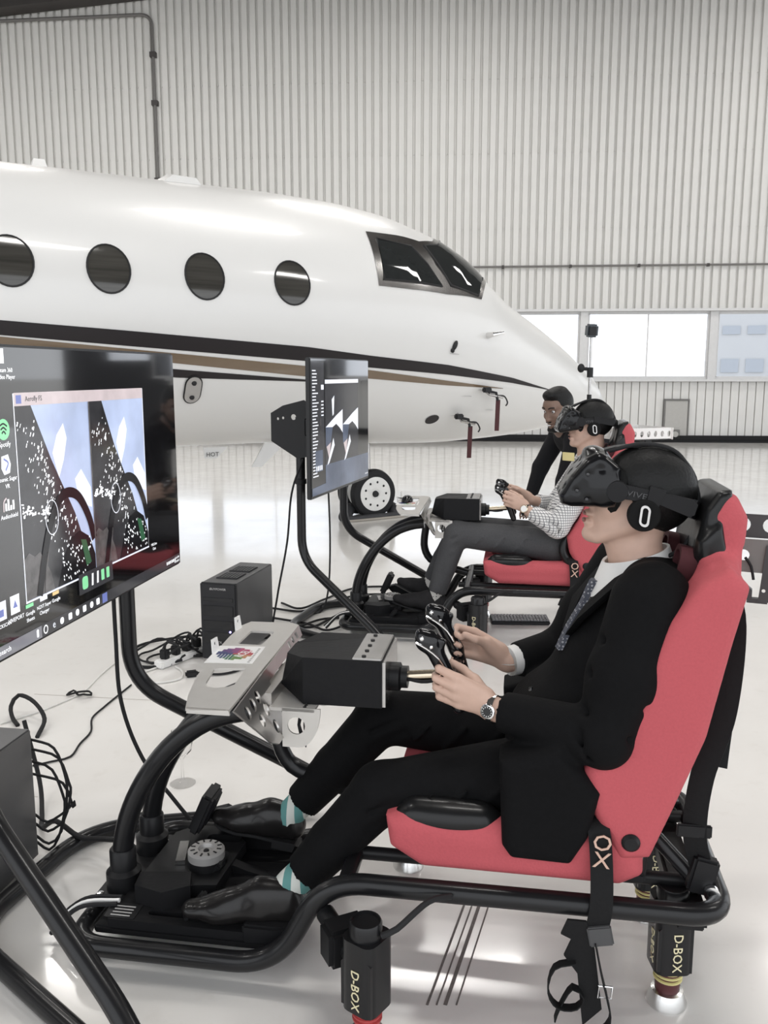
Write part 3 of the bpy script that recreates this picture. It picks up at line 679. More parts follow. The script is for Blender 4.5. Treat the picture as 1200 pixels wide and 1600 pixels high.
text_mesh('sticker_letters', 'RCEL', .034, 'sticker_white', stk, (-.712, .052, TOPZ+.0022), (.25, .97, 0), (-.97, .25, 0), sx=.7)
for k in range(9): MB().box((-.678-.0005*k, -.008+.0135*k, TOPZ+.0014), (.006, .008, .0006)).build('sticker_print', 'print_faint', stk, smooth=False)
# wheel base unit with shaft and yoke
z0, z1 = .652, .770
pl_ = [(-.315, -.105), (-.315, .105), (-.51, .105), (-.585, .03), (-.585, -.03), (-.51, -.105)]
pt_ = [(-.315, -.105), (-.315, .105), (-.51, .105), (-.565, .04), (-.565, -.04), (-.51, -.105)]
v = [(a, b, z0+(.02 if a < -.53 else 0)) for a, b in pl_]+[(a, b, z1-(.012 if a < -.53 else 0)) for a, b in pt_]
wbx = MB().add(v, [tuple(range(6))[::-1], tuple(range(6, 12))]+[(i, (i+1) % 6, 6+(i+1) % 6, 6+i) for i in range(6)]).build('wheel_base', 'housing_black', rig, smooth=False)
MB().box((-.352, 0, z1+.001), (.072, .206, .006), bev=.002).build('top_strip', 'bare_metal', wbx)
for k in range(5): MB().lathe([(.0055, 0), (.0055, .003), (0, .0035)], (-.362, -.085+.0425*k, z1+.0035), (0, 0, 1), 8).build('screw', 'matte_black', wbx)
text_mesh('strip_lettering', 'SIMUL8', .018, 'print_dark', wbx, (-.337, .0, z1+.0045), (0, 1, 0), (-1, 0, 0)) if False else None
MB().plate([(-.10, .0), (.10, .0), (.10, .112), (-.10, .112)], [circ(0, .045, .034, 18)], .008, (-.307, 0, z0+.001), (0, 1, 0), (0, 0, 1)).build('face_plate', 'bare_metal', wbx)
MB().lathe([(.036, 0), (.036, .03), (.028, .034), (.028, .05), (0, .05)], (-.315, 0, z0+.045), (1, 0, 0), 20).build('shaft_collar', 'plate_black', rig)
MB().tube([(-.28, 0, .698), (-.150, 0, .712)], .0135, 14).build('steering_shaft', 'brass_shaft', rig)
MB().tube(resample([(-.28, -.01, .70), (-.23, -.015, .692), (-.19, -.01, .697)]), .005, 6).build('shaft_cable', 'rubber', rig)
yk = MB().box((-.145, 0, .716), (.026, .20, .036), bev=.01).build('yoke_hub', 'gloss_black', rig)
def grip(sgn):
    s = SDF((-.24, -.05, -.12), (.06, .05, .16), .0035)
    s.cone((-.035, 0, .085), (-.008, 0, .0), .021, .019, .01).cone((-.008, 0, .0), (.004, 0, -.075), .018, .015, .01).ell((-.045, 0, .095), (.028, .022, .026), None, .012)
    s.cone((-.055, 0, .115), (-.03, -.002*sgn, .10), .013, .016, .012).box((-.018, 0, .075), (.05, .018, .02), (0, R(-60), 0), .006, .008)
    return s
for sgn in (-1, 1):
    g_ = grip(sgn).mesh('grip'); o = link('grip', g_, 'gloss_black', rig, (-.146, .112*sgn, .742), (0, R(-10), 0))
    MB().tube(resample([(-.068, -.018, .10), (-.045, -.023, .085), (-.02, -.019, .055), (-.006, -.018, .02)]), .003, 6).build('grip_trim', 'chrome', o)
    for k in range(2): MB().ball((-.052+.018*k, -.02, .108-.022*k), (.006, .004, .006), 8, 6).build('button', 'chrome', o)

# seat
s = SDF((-.33, -.31, .30), (.36, .31, .56), .0065)
s.poly([(-.285, .45), (-.275, .38), (-.20, .335), (.24, .332), (.29, .36), (.285, .46), (.10, .455), (-.05, .435), (-.24, .465)], -.262, .262, .032, .01)
for b in (-1, 1): s.box((-.02, .225*b, .425), (.46, .07, .075), None, .03, .02)
s.box((0, 0, .49), (.44, .26, .07), (0, R(3), 0), .03, .02, 'sub')
seat = s.build('seat_cushion', 'seat_red', rig)
for b in (-1, 1):
    s = SDF((-.29, .13 if b > 0 else -.28, .40), (.02, .28 if b > 0 else -.13, .52), .0055)
    s.cone((-.215, .217*b, .452), (-.07, .217*b, .450), .036, .034, .01).ell((-.14, .217*b, .45), (.125, .045, .036), None, .02)
    s.build('thigh_bolster', 'vinyl_black', seat)
s = SDF((.08, -.31, .36), (.56, .31, 1.26), .0075)
wing = [(.235, .40), (.165, .52), (.150, .60), (.205, .69), (.262, .83), (.315, .94), (.375, 1.02), (.43, 1.06), (.47, 1.02), (.443, .90), (.402, .69), (.345, .53), (.30, .41)]
for b in (-1, 1): s.poly(wing, min(.135*b, .275*b), max(.135*b, .275*b), .03, .02)
s.poly([(.245, .41), (.28, .55), (.335, .75), (.375, .95), (.40, 1.05), (.46, 1.05), (.445, .90), (.405, .69), (.345, .53), (.30, .41)], -.2, .2, .025, .025)
s.poly([(.385, .96), (.400, 1.08), (.412, 1.150), (.435, 1.192), (.465, 1.19), (.492, 1.14), (.485, 1.02), (.455, .95)], -.135, .135, .03, .045)
for b in (-1, 1): s.box((.40, .085*b, 1.005), (.30, .075, .11), (0, R(-12), 0), .025, .01, 'sub')
back = s.build('backrest', 'seat_red', rig)
s = SDF((.30, -.22, .93), (.50, .22, 1.26), .0055)
s.poly([(.378, 1.045), (.390, 1.10), (.402, 1.158), (.428, 1.198), (.455, 1.200), (.46, 1.15), (.435, 1.08), (.425, 1.045)], -.128, .128, .020, .015)
for b in (-1, 1): s.poly([(.398, .955), (.388, 1.09), (.43, 1.13), (.455, 1.05), (.455, .965)], min(.105*b, .146*b), max(.105*b, .146*b), .016, .02)
s.build('headrest_pad', 'vinyl_black', back)
for b in (-1, 1):
    MB().plate(rrect(0, 0, .078, .115, .03), [rrect(0, 0, .058, .092, .022)], .05, (.395, .085*b, 1.005), (0, 1, 0), (.2, 0, 1)).build('harness_slot', 'seat_red_shaded', back)
    MB().tube([(.368, .085*b+.028*math.cos(t_), 1.005+.046*math.sin(t_)) for t_ in np.linspace(-.6, 2.2, 12)], .004, 6).build('slot_trim', 'chrome', back)
    MB().tube(resample([(.155, .205*b, .60), (.135, .225*b, .53), (.16, .235*b, .475), (.215, .24*b, .435)]), [.024]*3+[.026]*99 if False else .024, 12).build('hip_bolster', 'vinyl_black', back)
    MB().lathe([(0, 0), (.018, 0), (.021, .008), (.020, .026), (.014, .032), (0, .032)], (.255, .27*b-.018*b, .452), (0, b, 0), 18).build('recliner_knob', 'plate_black', seat)
# harness: lap strap looped over the rail with its hanging tail, rear strap with bracket
hs = MB().tube(resample([(.175, -.245, .49), (.187, -.275, .475), (.195, -.285, .40), (.195, -.312, .32), (.185, -.313, .25)]), 0, flat=(.048, .004), up=(1, 0, -.1)).build('lap_strap', 'webbing', rig)
for ch, z in (('O', .452), ('X', .412)):
    text_mesh('strap_letter', ch, .052, 'letter_tan', hs, (.1945, -.2895, z), (.99, -.0, -.08), (.1, 0, 1), .001)
MB().box((.195, -.318, .255), (.052, .012, .045), (0, R(-12), 0), bev=.003).build('strap_buckle', 'webbing_grey', rig)
MB().tube(resample([(.185, -.318, .24), (.20, -.322, .17), (.215, -.324, .11), (.222, -.324, .06), (.19, -.322, .02), (.13, -.32, .012)]), 0, flat=(.020, .003), up=(0, 1, .2)).build('hanging_strap', 'webbing', rig)
MB().tube([(.2095+x*.014, -.326, .128+y*.014) for x, y in ((-1, -1), (1, -1), (1, 1), (-1, 1))], .0025, 6, closed=True).build('slide_buckle', 'chrome', rig)
MB().plate([(.125, .285), (.165, .285), (.185, .22), (.205, .08), (.165, .035), (.15, .16), (.12, .20), (.135, .24), (.112, .25)], [], .006, (0, -.318, 0), (1, 0, 0), (0, 0, 1)).build('strap_tail', 'webbing', rig)
MB().tube(resample([(.145, -.32, .19), (.10, -.325, .175), (.088, -.328, .12), (.11, -.328, .085), (.15, -.325, .085), (.165, -.322, .11), (.14, -.322, .13), (.115, -.32, .08), (.105, -.32, .045)]), 0, flat=(.022, .003), up=(0, 1, 0)).build('strap_loop', 'webbing', rig)
MB().tube(resample([(.455, -.08, 1.0), (.475, -.12, .90), (.455, -.17, .72), (.41, -.20, .58), (.40, -.205, .45), (.42, -.21, .36), (.43, -.21, .31)]), 0, flat=(.05, .004), up=(1, -.3, .2)).build('rear_strap', 'webbing', rig)
MB().tube(resample([(.47, .02, .97), (.472, -.10, .80), (.44, -.19, .60)]), 0, flat=(.046, .004), up=(1, .2, .2)).build('rear_strap', 'webbing', rig)
MB().box((.398, -.208, .455), (.075, .01, .03), bev=.003).box((.42, -.212, .355), (.055, .03, .085), (0, R(12), 0), bev=.006).build('strap_anchor', 'plate_black', rig)
MB().lathe([(.017, 0), (.017, .012), (.010, .012), (.010, .006), (0, .006)], (.437, -.228, .325), (0, -1, 0), 18).build('anchor_bolt', 'chrome', rig)
# motion actuators
def actuator(a, b, rz, arm=None):
    act = MB().plate(rrect(0, 0, .085, .088, .022, 4), [], .165, (0, 0, .262)).lathe([(.036, .0), (.036, .03), (.033, .036), (.030, .036), (.030, .030), (0, .030)], (0, -.004, .262), (0, 0, 1), 24).build('actuator', 'actuator_black', rig, loc=(a, b, 0), rot=(0, 0, rz))
    MB().plate([(-.040, 0), (-.014, 0), (-.014, .13), (-.04, .10)], [], .02, (0, -.040, .105), (1, 0, 0), (0, 0, 1)).plate([(.018, 0), (.04, 0), (.04, .12), (.018, .14)], [], .02, (0, -.040, .10), (1, 0, 0), (0, 0, 1)).build('actuator_rib', 'actuator_black', act, smooth=False)
    MB().lathe([(.027, .03), (.029, .06), (.0285, .07), (.030, .075), (.030, .10), (.026, .105), (.026, .13)], (0, 0, 0), (0, 0, 1), 24).build('actuator_shaft', 'shaft_maroon' if arm is None else 'shaft_red', act)
    for k in range(3): MB().lathe([(.0305, -.003), (.033, -.0015), (.033, .0015), (.0305, .003)], (0, 0, .066+.011*k), (0, 0, 1), 24).build('ring', 'ring_yellow' if arm is None else 'shaft_red', act)
    MB().lathe([(.046, 0), (.046, .006), (.036, .034), (.028, .036), (.028, .026), (0, .026)], (0, 0, 0), (0, 0, 1), 28).build('foot', 'alloy', act)
    text_mesh('actuator_lettering', 'D-BOX', .030, 'letter_cream', act, (.002, -.0455, .155), (0, 0, -1), (1, 0, 0), .0008)
    text_mesh('actuator_lettering', 'D-BOX', .026, 'letter_cream', act, (-.0435, -.010, .155), (0, 0, -1), (0, -1, 0), .0008)
    if arm: MB().tube([arm, (a-.02*math.copysign(1, 1), b, arm[2]-.03)], .022, 12).box(((arm[0]+a)/2, (arm[1]+b)/2, arm[2]-.02), (.10, .07, .09), (0, 0, .6), bev=.01).build('actuator_arm', 'plate_black', rig)
    MB().tube(resample([(.04, -.0, .275), (.065, .02, .29), (.09, .10, .32), (.11, .16, .31)]), .007, 8).build('actuator_hose', 'rubber', act)
actuator(.368, -.165, R(10)); actuator(.368, .165, R(10))
actuator(-.30, -.40, R(-28), (-.42, -.28, .22)); actuator(-.30, .30, R(-28), (-.42, .25, .22))
MB().box((.40, 0, .25), (.07, .46, .05), bev=.008).build('rear_beam', 'plate_black', rig)

# ================================================================== second simulator, monitor stands, monitors, computers
far = copy_tree(rig); far.location = RIG_AT(4.8, .1); far['label'] = 'red racing seat simulator farther back, carrying the man in the checked shirt'
for o in (rig, far): pass
def stand(c, da, phi, label):
    ca, sa = math.cos(R(9)), math.sin(R(9)); x, y, _ = RIG_AT(c, da-1.0)
    t = root('monitor_stand', label, 'stand', (x, y, 0), R(-9)+phi, 'monitor stands')
    half = [(-.22, .34, 1.22), (-.22, .34, .50, .12), (.26, .53, .19, .08), (.345, .575, .12, .05), (.27, .56, .026, .08), (-.35, .27, .026, .16)]
    pth = [(x_, y_, z_, *r_) for x_, y_, z_, *r_ in half]; pth += [(x_, -y_, z_-(.05 if .1 < z_ < 1 else 0), *r_) for x_, y_, z_, *r_ in half[::-1]]
    up_ = MB().tube(fillet(pth, .1, 10), .0245, 16).build('bent_tube', 'tube_black', t)
    for s_ in (-1, 1):
        MB().lathe([(.026, 0), (.031, .002), (.031, .028), (.026, .03)], (-.22, .34*s_, .86), (0, 0, 1), 18).build('height_collar', 'plate_black', up_)
        MB().lathe([(.007, 0), (.007, .01), (0, .012)], (.20, .53*s_, .05), (0, 0, 1), 8).build('bolt', 'chrome', up_)
        MB().plate([(-.13, -.03), (.02, -.12), (.13, -.10), (.13, .14), (.06, .19), (-.06, .16), (-.13, .12)], [circ(-.09, .09, .008, 8), circ(-.06, .095, .008, 8), circ(.0, .10, .016, 10)], .008, (-.245, .34*s_-.03, 1.12), (1, 0, 0), (0, 0, 1)).build('tilt_plate', 'plate_black', t)
    MB().box((-.165, 0, 1.17), (.02, .84, .09), bev=.006).build('cross_bar', 'plate_black', t)
    return t
stand(2.06, 0, R(-6), 'black bent tube stand holding the big desktop screen in front of the suited man')
stand(4.8, .1, R(-8), 'black bent tube stand holding the smaller screen near the jet nose wheel')

mat('bezel_black', (.012, .012, .013), .25, coat=.3)
mat('screen_black', (.006, .006, .007), .04, var=.3, scale=3, spec=2., coat=1.)
def emat(name, col, e=1.0, var=.1, scale=20, rough=.08):
    return mat(name, col, rough, var=var, scale=scale, emit=e, spec=.7)
emat('px_sky', (.36, .42, .58), .55, .35, 7); emat('px_cloud', (.66, .68, .74), .6); emat('px_hill', (.03, .03, .033), .35, .9, 22)
emat('px_dark', (.012, .012, .014), .2, .4); emat('px_grey', (.09, .085, .085), .35, .8, 40); emat('px_white', (.75, .76, .78), .75); emat('px_green', (.20, .55, .28), .6)
emat('px_pink', (.50, .43, .44), .45, .2); emat('px_blue', (.13, .16, .38), .5); emat('px_bar', (.045, .045, .05), .3); emat('px_orange', (.6, .42, .2), .6); emat('px_deepgreen', (.03, .10, .05), .4)
emat('px_search', (.20, .20, .22), .35); emat('px_mist', (.10, .12, .17), .35, .6, 4); emat('px_panel', (.05, .05, .055), .3, .3)
def monitor(label, a, b, z, w, h_, c, da, phi):
    x, y, _ = RIG_AT(c+b, da+a)
    t = root('monitor', label, 'monitor', (x, y, z), R(-9)+phi, 'simulator monitors')
    MB().box((-.020, 0, 0), (.026, w, h_), bev=.004).build('bezel', 'bezel_black', t)
    MB().box((-.048, 0, -.04), (.034, w*.7, h_*.62), bev=.012).build('rear_cover', 'plate_black', t)
    sc_ = MB().box((-.0065, 0, .004), (.002, w-.014, h_-.02)).build('screen', 'screen_black', t, smooth=False)
    return t, sc_
class Scr:
    """flat picture elements on a screen; layer by layer, millimetre fractions apart"""
    def __init__(s, par, b0, z0): s.p, s.b0, s.z0, s.n = par, b0, z0, 0
    def poly(s, name, pts, m, lay=1):
        MB().plate([(p[0]-s.b0, p[1]-s.z0) for p in pts], [], .0002, (-.0055+.0004*lay, 0, 0), (0, 1, 0), (0, 0, 1)).build(name, m, s.p, smooth=False)
    def rect(s, name, b0, z0, b1, z1, m, lay=1): s.poly(name, [(b0, z0), (b1, z0), (b1, z1), (b0, z1)], m, lay)
    def line(s, name, pts, w, m, lay=1):
        P_ = [Vector((0, p[0]-s.b0, p[1]-s.z0)) for p in pts]
        MB().tube([q+Vector((-.0055+.0004*lay, 0, 0)) for q in P_], 0, flat=(w, .0002), up=None if False else (0, 0, 1)).build(name, m, s.p, smooth=False) if len(P_) == 2 else s.ribbon(name, P_, w, m, lay)
    def ribbon(s, name, P_, w, m, lay, w1=None):
        v = []; f = []; n = len(P_)
        for i, q in enumerate(P_):
            d = (P_[min(i+1, n-1)]-P_[max(i-1, 0)]).normalized(); nn = Vector((0, -d.z, d.y)); ww = w+((w1 if w1 is not None else w)-w)*i/(n-1)
            for k in (-1, 1): v.append(q+nn*ww/2*k+Vector((-.0055+.0004*lay, 0, 0)))
        for i in range(n-1): f.append((2*i, 2*i+1, 2*i+3, 2*i+2))
        MB().add(v, f).build(name, m, s.p, smooth=False)
    def arc(s, name, pts, w, m, lay=1, w1=None):
        P_ = resample([(0, p[0]-s.b0, p[1]-s.z0) for p in pts], n=8); s.ribbon(name, P_, w, m, lay, w1)
    def text(s, name, tx, b, z, size, m='px_white', lay=3, align='CENTER'):
        text_mesh(name, tx, size, m, s.p, (-.0055+.0004*lay, b-s.b0, z-s.z0), (0, 1, 0), (0, 0, 1), .0001, align)

M1B, M1Z = -.087, 1.1815
mon1, sc1 = monitor('big desktop screen at the edge of the photo showing a cockpit game', -1.05, M1B, M1Z, 1.15, .655, 2.06, 0, 0)
S = Scr(sc1, M1B, M1Z)
S.rect('game_window', -.375, .957, .252, 1.408, 'px_sky', 1)
S.rect('title_bar', -.375, 1.381, .252, 1.409, 'px_pink', 3)
S.rect('title_icon', -.368, 1.386, -.348, 1.404, 'px_blue', 4); S.text('title_text', 'Aerofly FS', -.30, 1.395, .016, 'px_panel', 4)
rnd = random.Random(5)
for eye, (e0, e1) in enumerate(((-.375, -.063), (-.057, .252))):
    X = lambda q: e0+(e1-e0)*q
    S.rect('eye_view', e0, .958, e1, 1.381, 'px_sky', 1.5)
    hill = [(X(0), .958), (X(0), 1.381), (X(.2 if eye == 0 else .22), 1.381), (X(.42), 1.26), (X(.58), 1.185), (X(.72), 1.12), (X(.86), 1.03), (X(.9), .958)]
    S.poly('hillside', hill, 'px_hill', 2)
    S.poly('cloud', [(X(.45), 1.27), (X(.52), 1.31), (X(.62), 1.335), (X(.66), 1.30), (X(.6), 1.25), (X(.52), 1.21)], 'px_cloud', 2); S.poly('cloud', [(X(.75), 1.2), (X(.85), 1.22), (X(.99), 1.17), (X(.99), 1.12), (X(.8), 1.14)], 'px_cloud', 2)
    None if True else S.poly('snow_field', [(X(.0), 1.165), (X(.1), 1.158), (X(.18), 1.15), (X(.3), 1.142), (X(.42), 1.128), (X(.3), 1.130), (X(.16), 1.136), (X(0), 1.142)], 'px_cloud', 3) if True else S.poly('snow_field', [(X(.0), 1.17), (X(.12), 1.175), (X(.24), 1.15), (X(.42), 1.135), (X(.46), 1.115), (X(.3), 1.125), (X(.1), 1.135), (X(0), 1.12)], 'px_white', 3)
    S.poly('valley_floor', [(X(0), .958), (X(0), 1.05), (X(.06), 1.062), (X(.13), 1.05), (X(.2), 1.056), (X(.27), 1.03), (X(.33), 1.0), (X(.37), .958)], 'px_grey', 3)
    sp = MB()
    for k in range(60):        # bright snow patches across the valley
        q = rnd.random(); xx = X(.02+.42*q); zz = 1.158-.03*q+rnd.gauss(0, .008)
        sp.box((-.0055+.0004*3.5, xx-M1B, zz-M1Z), (.0002, rnd.uniform(.003, .010), rnd.uniform(.002, .006)), (R(rnd.uniform(-20, 20)), 0, 0))
    for k in range(150):
        q = rnd.random(); zz = 1.365-.30*q-abs(rnd.gauss(0, .03)); xx = X(min(.80, max(.02, .12+.55*q+rnd.gauss(0, .10))))
        edge = np.interp(zz, [.958, 1.03, 1.12, 1.185, 1.26, 1.381], [X(.9), X(.86), X(.72), X(.58), X(.42), X(.2)])
        if xx > edge-.006: continue
        l_ = rnd.uniform(.002, .010); sp.box((-.0055+.0004*3.5, xx-M1B, zz-M1Z), (.0002, .0016+.002*rnd.random(), l_), (R(rnd.uniform(-35, -15)), 0, 0))
    o = sp.build('town_lights', 'px_white', sc1, smooth=False); o['kind'] = 'stuff'
    S.poly('instrument_panel', [(X(.42), .958), (X(.52), 1.02), (X(.64), 1.062), (X(.78), 1.072), (X(.92), 1.05), (X(1), 1.0), (X(1), .958)], 'px_dark', 4)
    sp = MB()
    for k in range(70):
        xx = X(rnd.uniform(.5, .97)); zz = rnd.uniform(.965, 1.05)
        if abs((xx-X(.76))/(X(1)-X(.5)))**2+((zz-.96)/.11)**2 > .9: continue
        sp.box((-.0055+.0004*5, xx-M1B, zz-M1Z), (.0002, .003, .005), (R(20), 0, 0))
    o = sp.build('gauge_marks', 'px_white', sc1, smooth=False); o['kind'] = 'stuff'
    S.poly('gauge_screen', [(X(.78), 1.05), (X(.86), 1.045), (X(.93), .985), (X(.85), .98)], 'px_deepgreen', 5.5)
    S.arc('canopy_bow', [(X(.16), .958), (X(.24), 1.03), (X(.34), 1.10), (X(.48), 1.155), (X(.62), 1.172), (X(.78), 1.155), (X(.92), 1.10), (X(.995), 1.04)], .022, 'px_dark', 6, .026)
    S.arc('canopy_bow', [(X(.24), .958), (X(.26), 1.0), (X(.30), 1.05)], .006, 'px_grey', 6)
    S.line('sight_ring', [(X(.38)+.027*math.cos(t_), 1.125+.04*math.sin(t_)) for t_ in np.linspace(0, 6.2832, 25)], .0022, 'px_cloud', 7)
S.rect('window_edge', -.378, .953, .255, .957, 'px_cloud', 2); S.rect('window_edge', -.378, .953, -.375, 1.408, 'px_cloud', 2); S.rect('window_edge', .252, .953, .2545, 1.408, 'px_cloud', 2); S.rect('window_edge', -.063, .957, -.057, 1.381, 'px_grey', 7)
# desktop icons with captions
S.poly('app_icon', [(-.418+.022*math.cos(t_), 1.335+.022*math.sin(t_)) for t_ in np.linspace(0, 6.28, 20, False)], 'px_green', 1)
for k in range(3): S.arc('icon_wave', [(-.431+.003*k, 1.343-.008*k), (-.418, 1.347-.008*k), (-.405-.003*k, 1.341-.008*k)], .0035, 'px_dark', 2)
S.text('icon_caption', 'Spotify', -.418, 1.304, .015)
S.poly('app_icon', [(-.432, 1.28), (-.408, 1.283), (-.400, 1.262), (-.405, 1.244), (-.425, 1.241), (-.434, 1.255)], 'px_cloud', 1); S.arc('icon_wave', [(-.425, 1.275), (-.41, 1.265), (-.42, 1.25)], .004, 'px_blue', 2)
S.text('icon_caption', 'Cosmic Sugar', -.418, 1.232, .013); S.text('icon_caption', 'VR', -.418, 1.217, .013)
S.arc('app_icon', [(-.436, 1.165), (-.434, 1.185), (-.424, 1.193)], .004, 'px_pink', 1)
for k, hgt in enumerate((.016, .024, .010, .02)): S.rect('app_icon', -.43+.009*k, 1.166, -.424+.009*k, 1.166+hgt, 'px_white', 1)
S.text('icon_caption', 'Audioshield', -.418, 1.154, .013)
S.rect('app_icon', -.437, 1.47, -.40, 1.50, 'px_white', 1); S.text('icon_caption', 'Steam 360', -.40, 1.456, .013); S.text('icon_caption', 'Video Player', -.398, 1.442, .013)
S.rect('app_icon', -.488, .942, -.452, .982, 'px_cloud', 1); S.rect('app_icon', -.48, .95, -.462, .965, 'px_blue', 2); S.text('icon_caption', 'BLOCKSCAN', -.47, .930, .011)
S.rect('app_icon', -.436, .944, -.403, .984, 'px_white', 1); S.poly('icon_drop', [(-.428, .957), (-.411, .957), (-.4195, .974)], 'px_blue', 2); S.text('icon_caption', 'VIVEPORT', -.419, .932, .013)
S.rect('app_icon', -.382, .943, -.352, .951, 'px_green', 3); S.text('icon_caption', 'Google', -.366, .930, .012); S.text('icon_caption', 'Sheets', -.366, .916, .012)
S.rect('app_icon', -.325, .944, -.295, .955, 'px_cloud', 3); S.text('icon_caption', 'NZXT Super', -.31, .932, .011); S.text('icon_caption', 'Charger', -.31, .918, .012)
S.rect('app_icon', -.272, .944, -.245, .952, 'px_orange', 3); S.text('icon_caption', 'Google', -.258, .932, .012)
S.rect('battery_panel', -.155, .914, .022, .965, 'px_bar', 8)
S.poly('battery_icon', rrect(-.125, .940, .028, .032, .008), 'px_green', 9)
for k, (x_, m_) in enumerate(((-.09, 'px_white'), (-.063, 'px_white'), (-.034, 'px_green'), (-.006, 'px_green'))):
    S.poly('battery_icon', [(x_-.003, .925), (x_+.005, .925), (x_+.008, .955), (x_-.0, .955)] if k < 2 else rrect(x_, .940, .016, .028, .003), m_, 9)
S.rect('task_bar', -.655, .861, .48, .890, 'px_bar', 1); S.rect('search_box', -.60, .862, -.325, .889, 'px_search', 2)
S.text('search_text', 'Type here to search', -.445, .876, .016, 'px_white', 3, 'RIGHT'); S.poly('task_icon', rrect(-.342, .876, .008, .018, .003), 'px_white', 3)
S.line('task_icon', [(-.309+.008*math.cos(t_), .876+.009*math.sin(t_)) for t_ in np.linspace(0, 6.2832, 13)], .003, 'px_white', 3)
S.text('task_icon', 'e', -.273, .877, .026, 'px_cloud')
for k, x_ in enumerate((-.238, -.2, -.166, -.131, -.095, -.062)): S.poly('task_icon', rrect(x_, .876, .016, .016, .003 if k % 2 else .007), 'px_white', 3)
S.rect('task_icon', -.038, .864, -.012, .888, 'px_blue', 3)
S.text('screen_note', 'MSI Live', .29, .955, .011); S.text('screen_note', 'Cast', .29, .942, .011)
for k in range(6): S.rect('tray_icon', .375+.012*k, .872, .382+.012*k, .881, 'px_white', 3)
S.text('clock', '3:16 PM', .455, .880, .010); S.text('clock', '10/18/2017', .453, .869, .009)

M2Z = 1.166
mon2, sc2 = monitor('smaller upright looking screen on its stand beside the jet nose wheel', -1.09, -.012, M2Z, 1.0, .725, 4.8, .1, R(-7))
S = Scr(sc2, 0, M2Z)
S.rect('game_window', -.285, .96, .29, 1.413, 'px_panel', 1); S.rect('title_bar', -.285, 1.395, .29, 1.416, 'px_cloud', 2)
for q in (0, 1):
    d_ = .285*q
    S.poly('peak', [(-.28+d_, 1.165), (-.11+d_, 1.22), (0+d_, 1.25), (0+d_, 1.12), (-.05+d_, 1.15), (-.11+d_, 1.175), (-.17+d_, 1.16)], 'px_cloud', 3)
    S.poly('peak', [(-.28+d_, 1.165), (-.17+d_, 1.16), (-.2+d_, 1.08), (-.28+d_, 1.06)], 'px_mist', 3)
    S.poly('glacier', [(-.27+d_, 1.06), (-.2+d_, 1.08), (-.23+d_, .99)], 'px_pink', 4); S.poly('river', [(-.16+d_, 1.10), (-.14+d_, 1.06), (-.23+d_, .97), (-.26+d_, .96)], 'px_cloud', 4)
S.poly('sail', [(-.18, 1.31), (-.14, 1.33), (-.15, 1.23), (-.17, 1.22)], 'px_cloud', 4)
S.rect('snow_ground', -.285, .83, .485, .965, 'px_mist', 2); S.poly('mist_band', [(-.49, .82), (.485, .82), (.485, .90), (.1, .93), (-.2, .87), (-.49, .86)], 'px_mist', 3)
S.rect('side_panel', -.49, .96, -.30, 1.51, 'px_panel', 1)
sp = random.Random(3)
for k in range(34):
    z_ = 1.46-.0165*k; S.rect('list_row', -.475, z_, -.475+sp.uniform(.04, .09), z_+.006, 'px_cloud', 2)
for k in range(5): S.rect('list_row', -.345, 1.30-.018*k, -.31, 1.307-.018*k, 'px_cloud', 2)
S.rect('list_block', -.345, 1.365, -.305, 1.39, 'px_cloud', 2); S.rect('scroll_bar', -.36, 1.13, -.354, 1.29, 'px_grey', 2)
S.rect('info_panel', -.44, .94, -.33, 1.05, 'px_mist', 3)
for k in range(4): S.rect('info_bar', -.43+.025*k, .945, -.415+.025*k, .97, 'px_cloud', 4)
S.text('screen_note', '10:16 AM', .45, .84, .014)

# ---- computers
mat('case_black', (.02, .02, .022), .45, var=.2, scale=40); mat('case_side', (.09, .09, .092), .35, .3, var=.1, scale=15); mat('led_violet', (.35, .30, 1.0), .3, emit=4)
def tower(label, loc, rz, w, d, h_):
    t = root('computer_tower', label, 'computer', loc, rz, 'computer towers')
    MB().box((0, 0, h_/2+.01), (w, d, h_-.02), bev=.004).build('case', 'case_side', t)
    MB().box((0, -d/2-.008, h_/2+.008), (w+.004, .024, h_-.012), bev=.006).build('front_panel', 'case_black', t)
    for z, hh in ((.80, .05), (.66, .13), (.48, .11), (.32, .14)): MB().box((0, -d/2-.021, h_*z), (w*.86, .006, h_*hh), bev=.002).build('bay_cover', 'bezel_black', t)
    MB().lathe([(.005, 0), (.005, .004), (0, .005)], (w*.33, -d/2-.02, h_*.40), (0, -1, 0), 12).build('power_light', 'led_violet', t)
    text_mesh('case_badge', 'iBUYPOWER', .016, 'print_faint', t, (0, -d/2-.0205, h_*.93), (1, 0, 0), (0, 0, 1)); text_mesh('case_badge', 'SNOWBLIND', .011, 'print_faint', t, (.0, -d/2-.0245, h_*.24), (1, 0, 0), (0, 0, 1)) if False else None
    text_mesh('case_badge', 'GTX', .016, 'print_faint', t, (.0, -d/2-.0245, h_*.26), (1, 0, 0), (0, 0, 1))
    for y in (-.09, .07):
        v_ = MB().box((0, y, h_+.002), (w*.62, d*.26, .004), bev=.002).build('top_vent', 'case_black', t)
        for k in range(7): MB().box((-w*.26+k*w*.087, y, h_+.005), (.005, d*.22, .003)).build('vent_slat', 'case_side', v_, smooth=False)
    for x in (-1, 1):
        for y in (-1, 1): MB().box((x*w*.38, y*d*.4, .006), (.03, .05, .012)).build('foot', 'rubber', t, smooth=False)
    return t
tower('black computer tower with lit violet button standing behind the wheel deck', (-.77, 4.46, 0), R(-14), .19, .48, .41)
x_, y_, _ = RIG_AT(2.06-.09, -1.495); tower('black computer tower at the photo edge beside the diagonal stand tube', (x_, y_, 0), R(-9), .19, .48, .42)
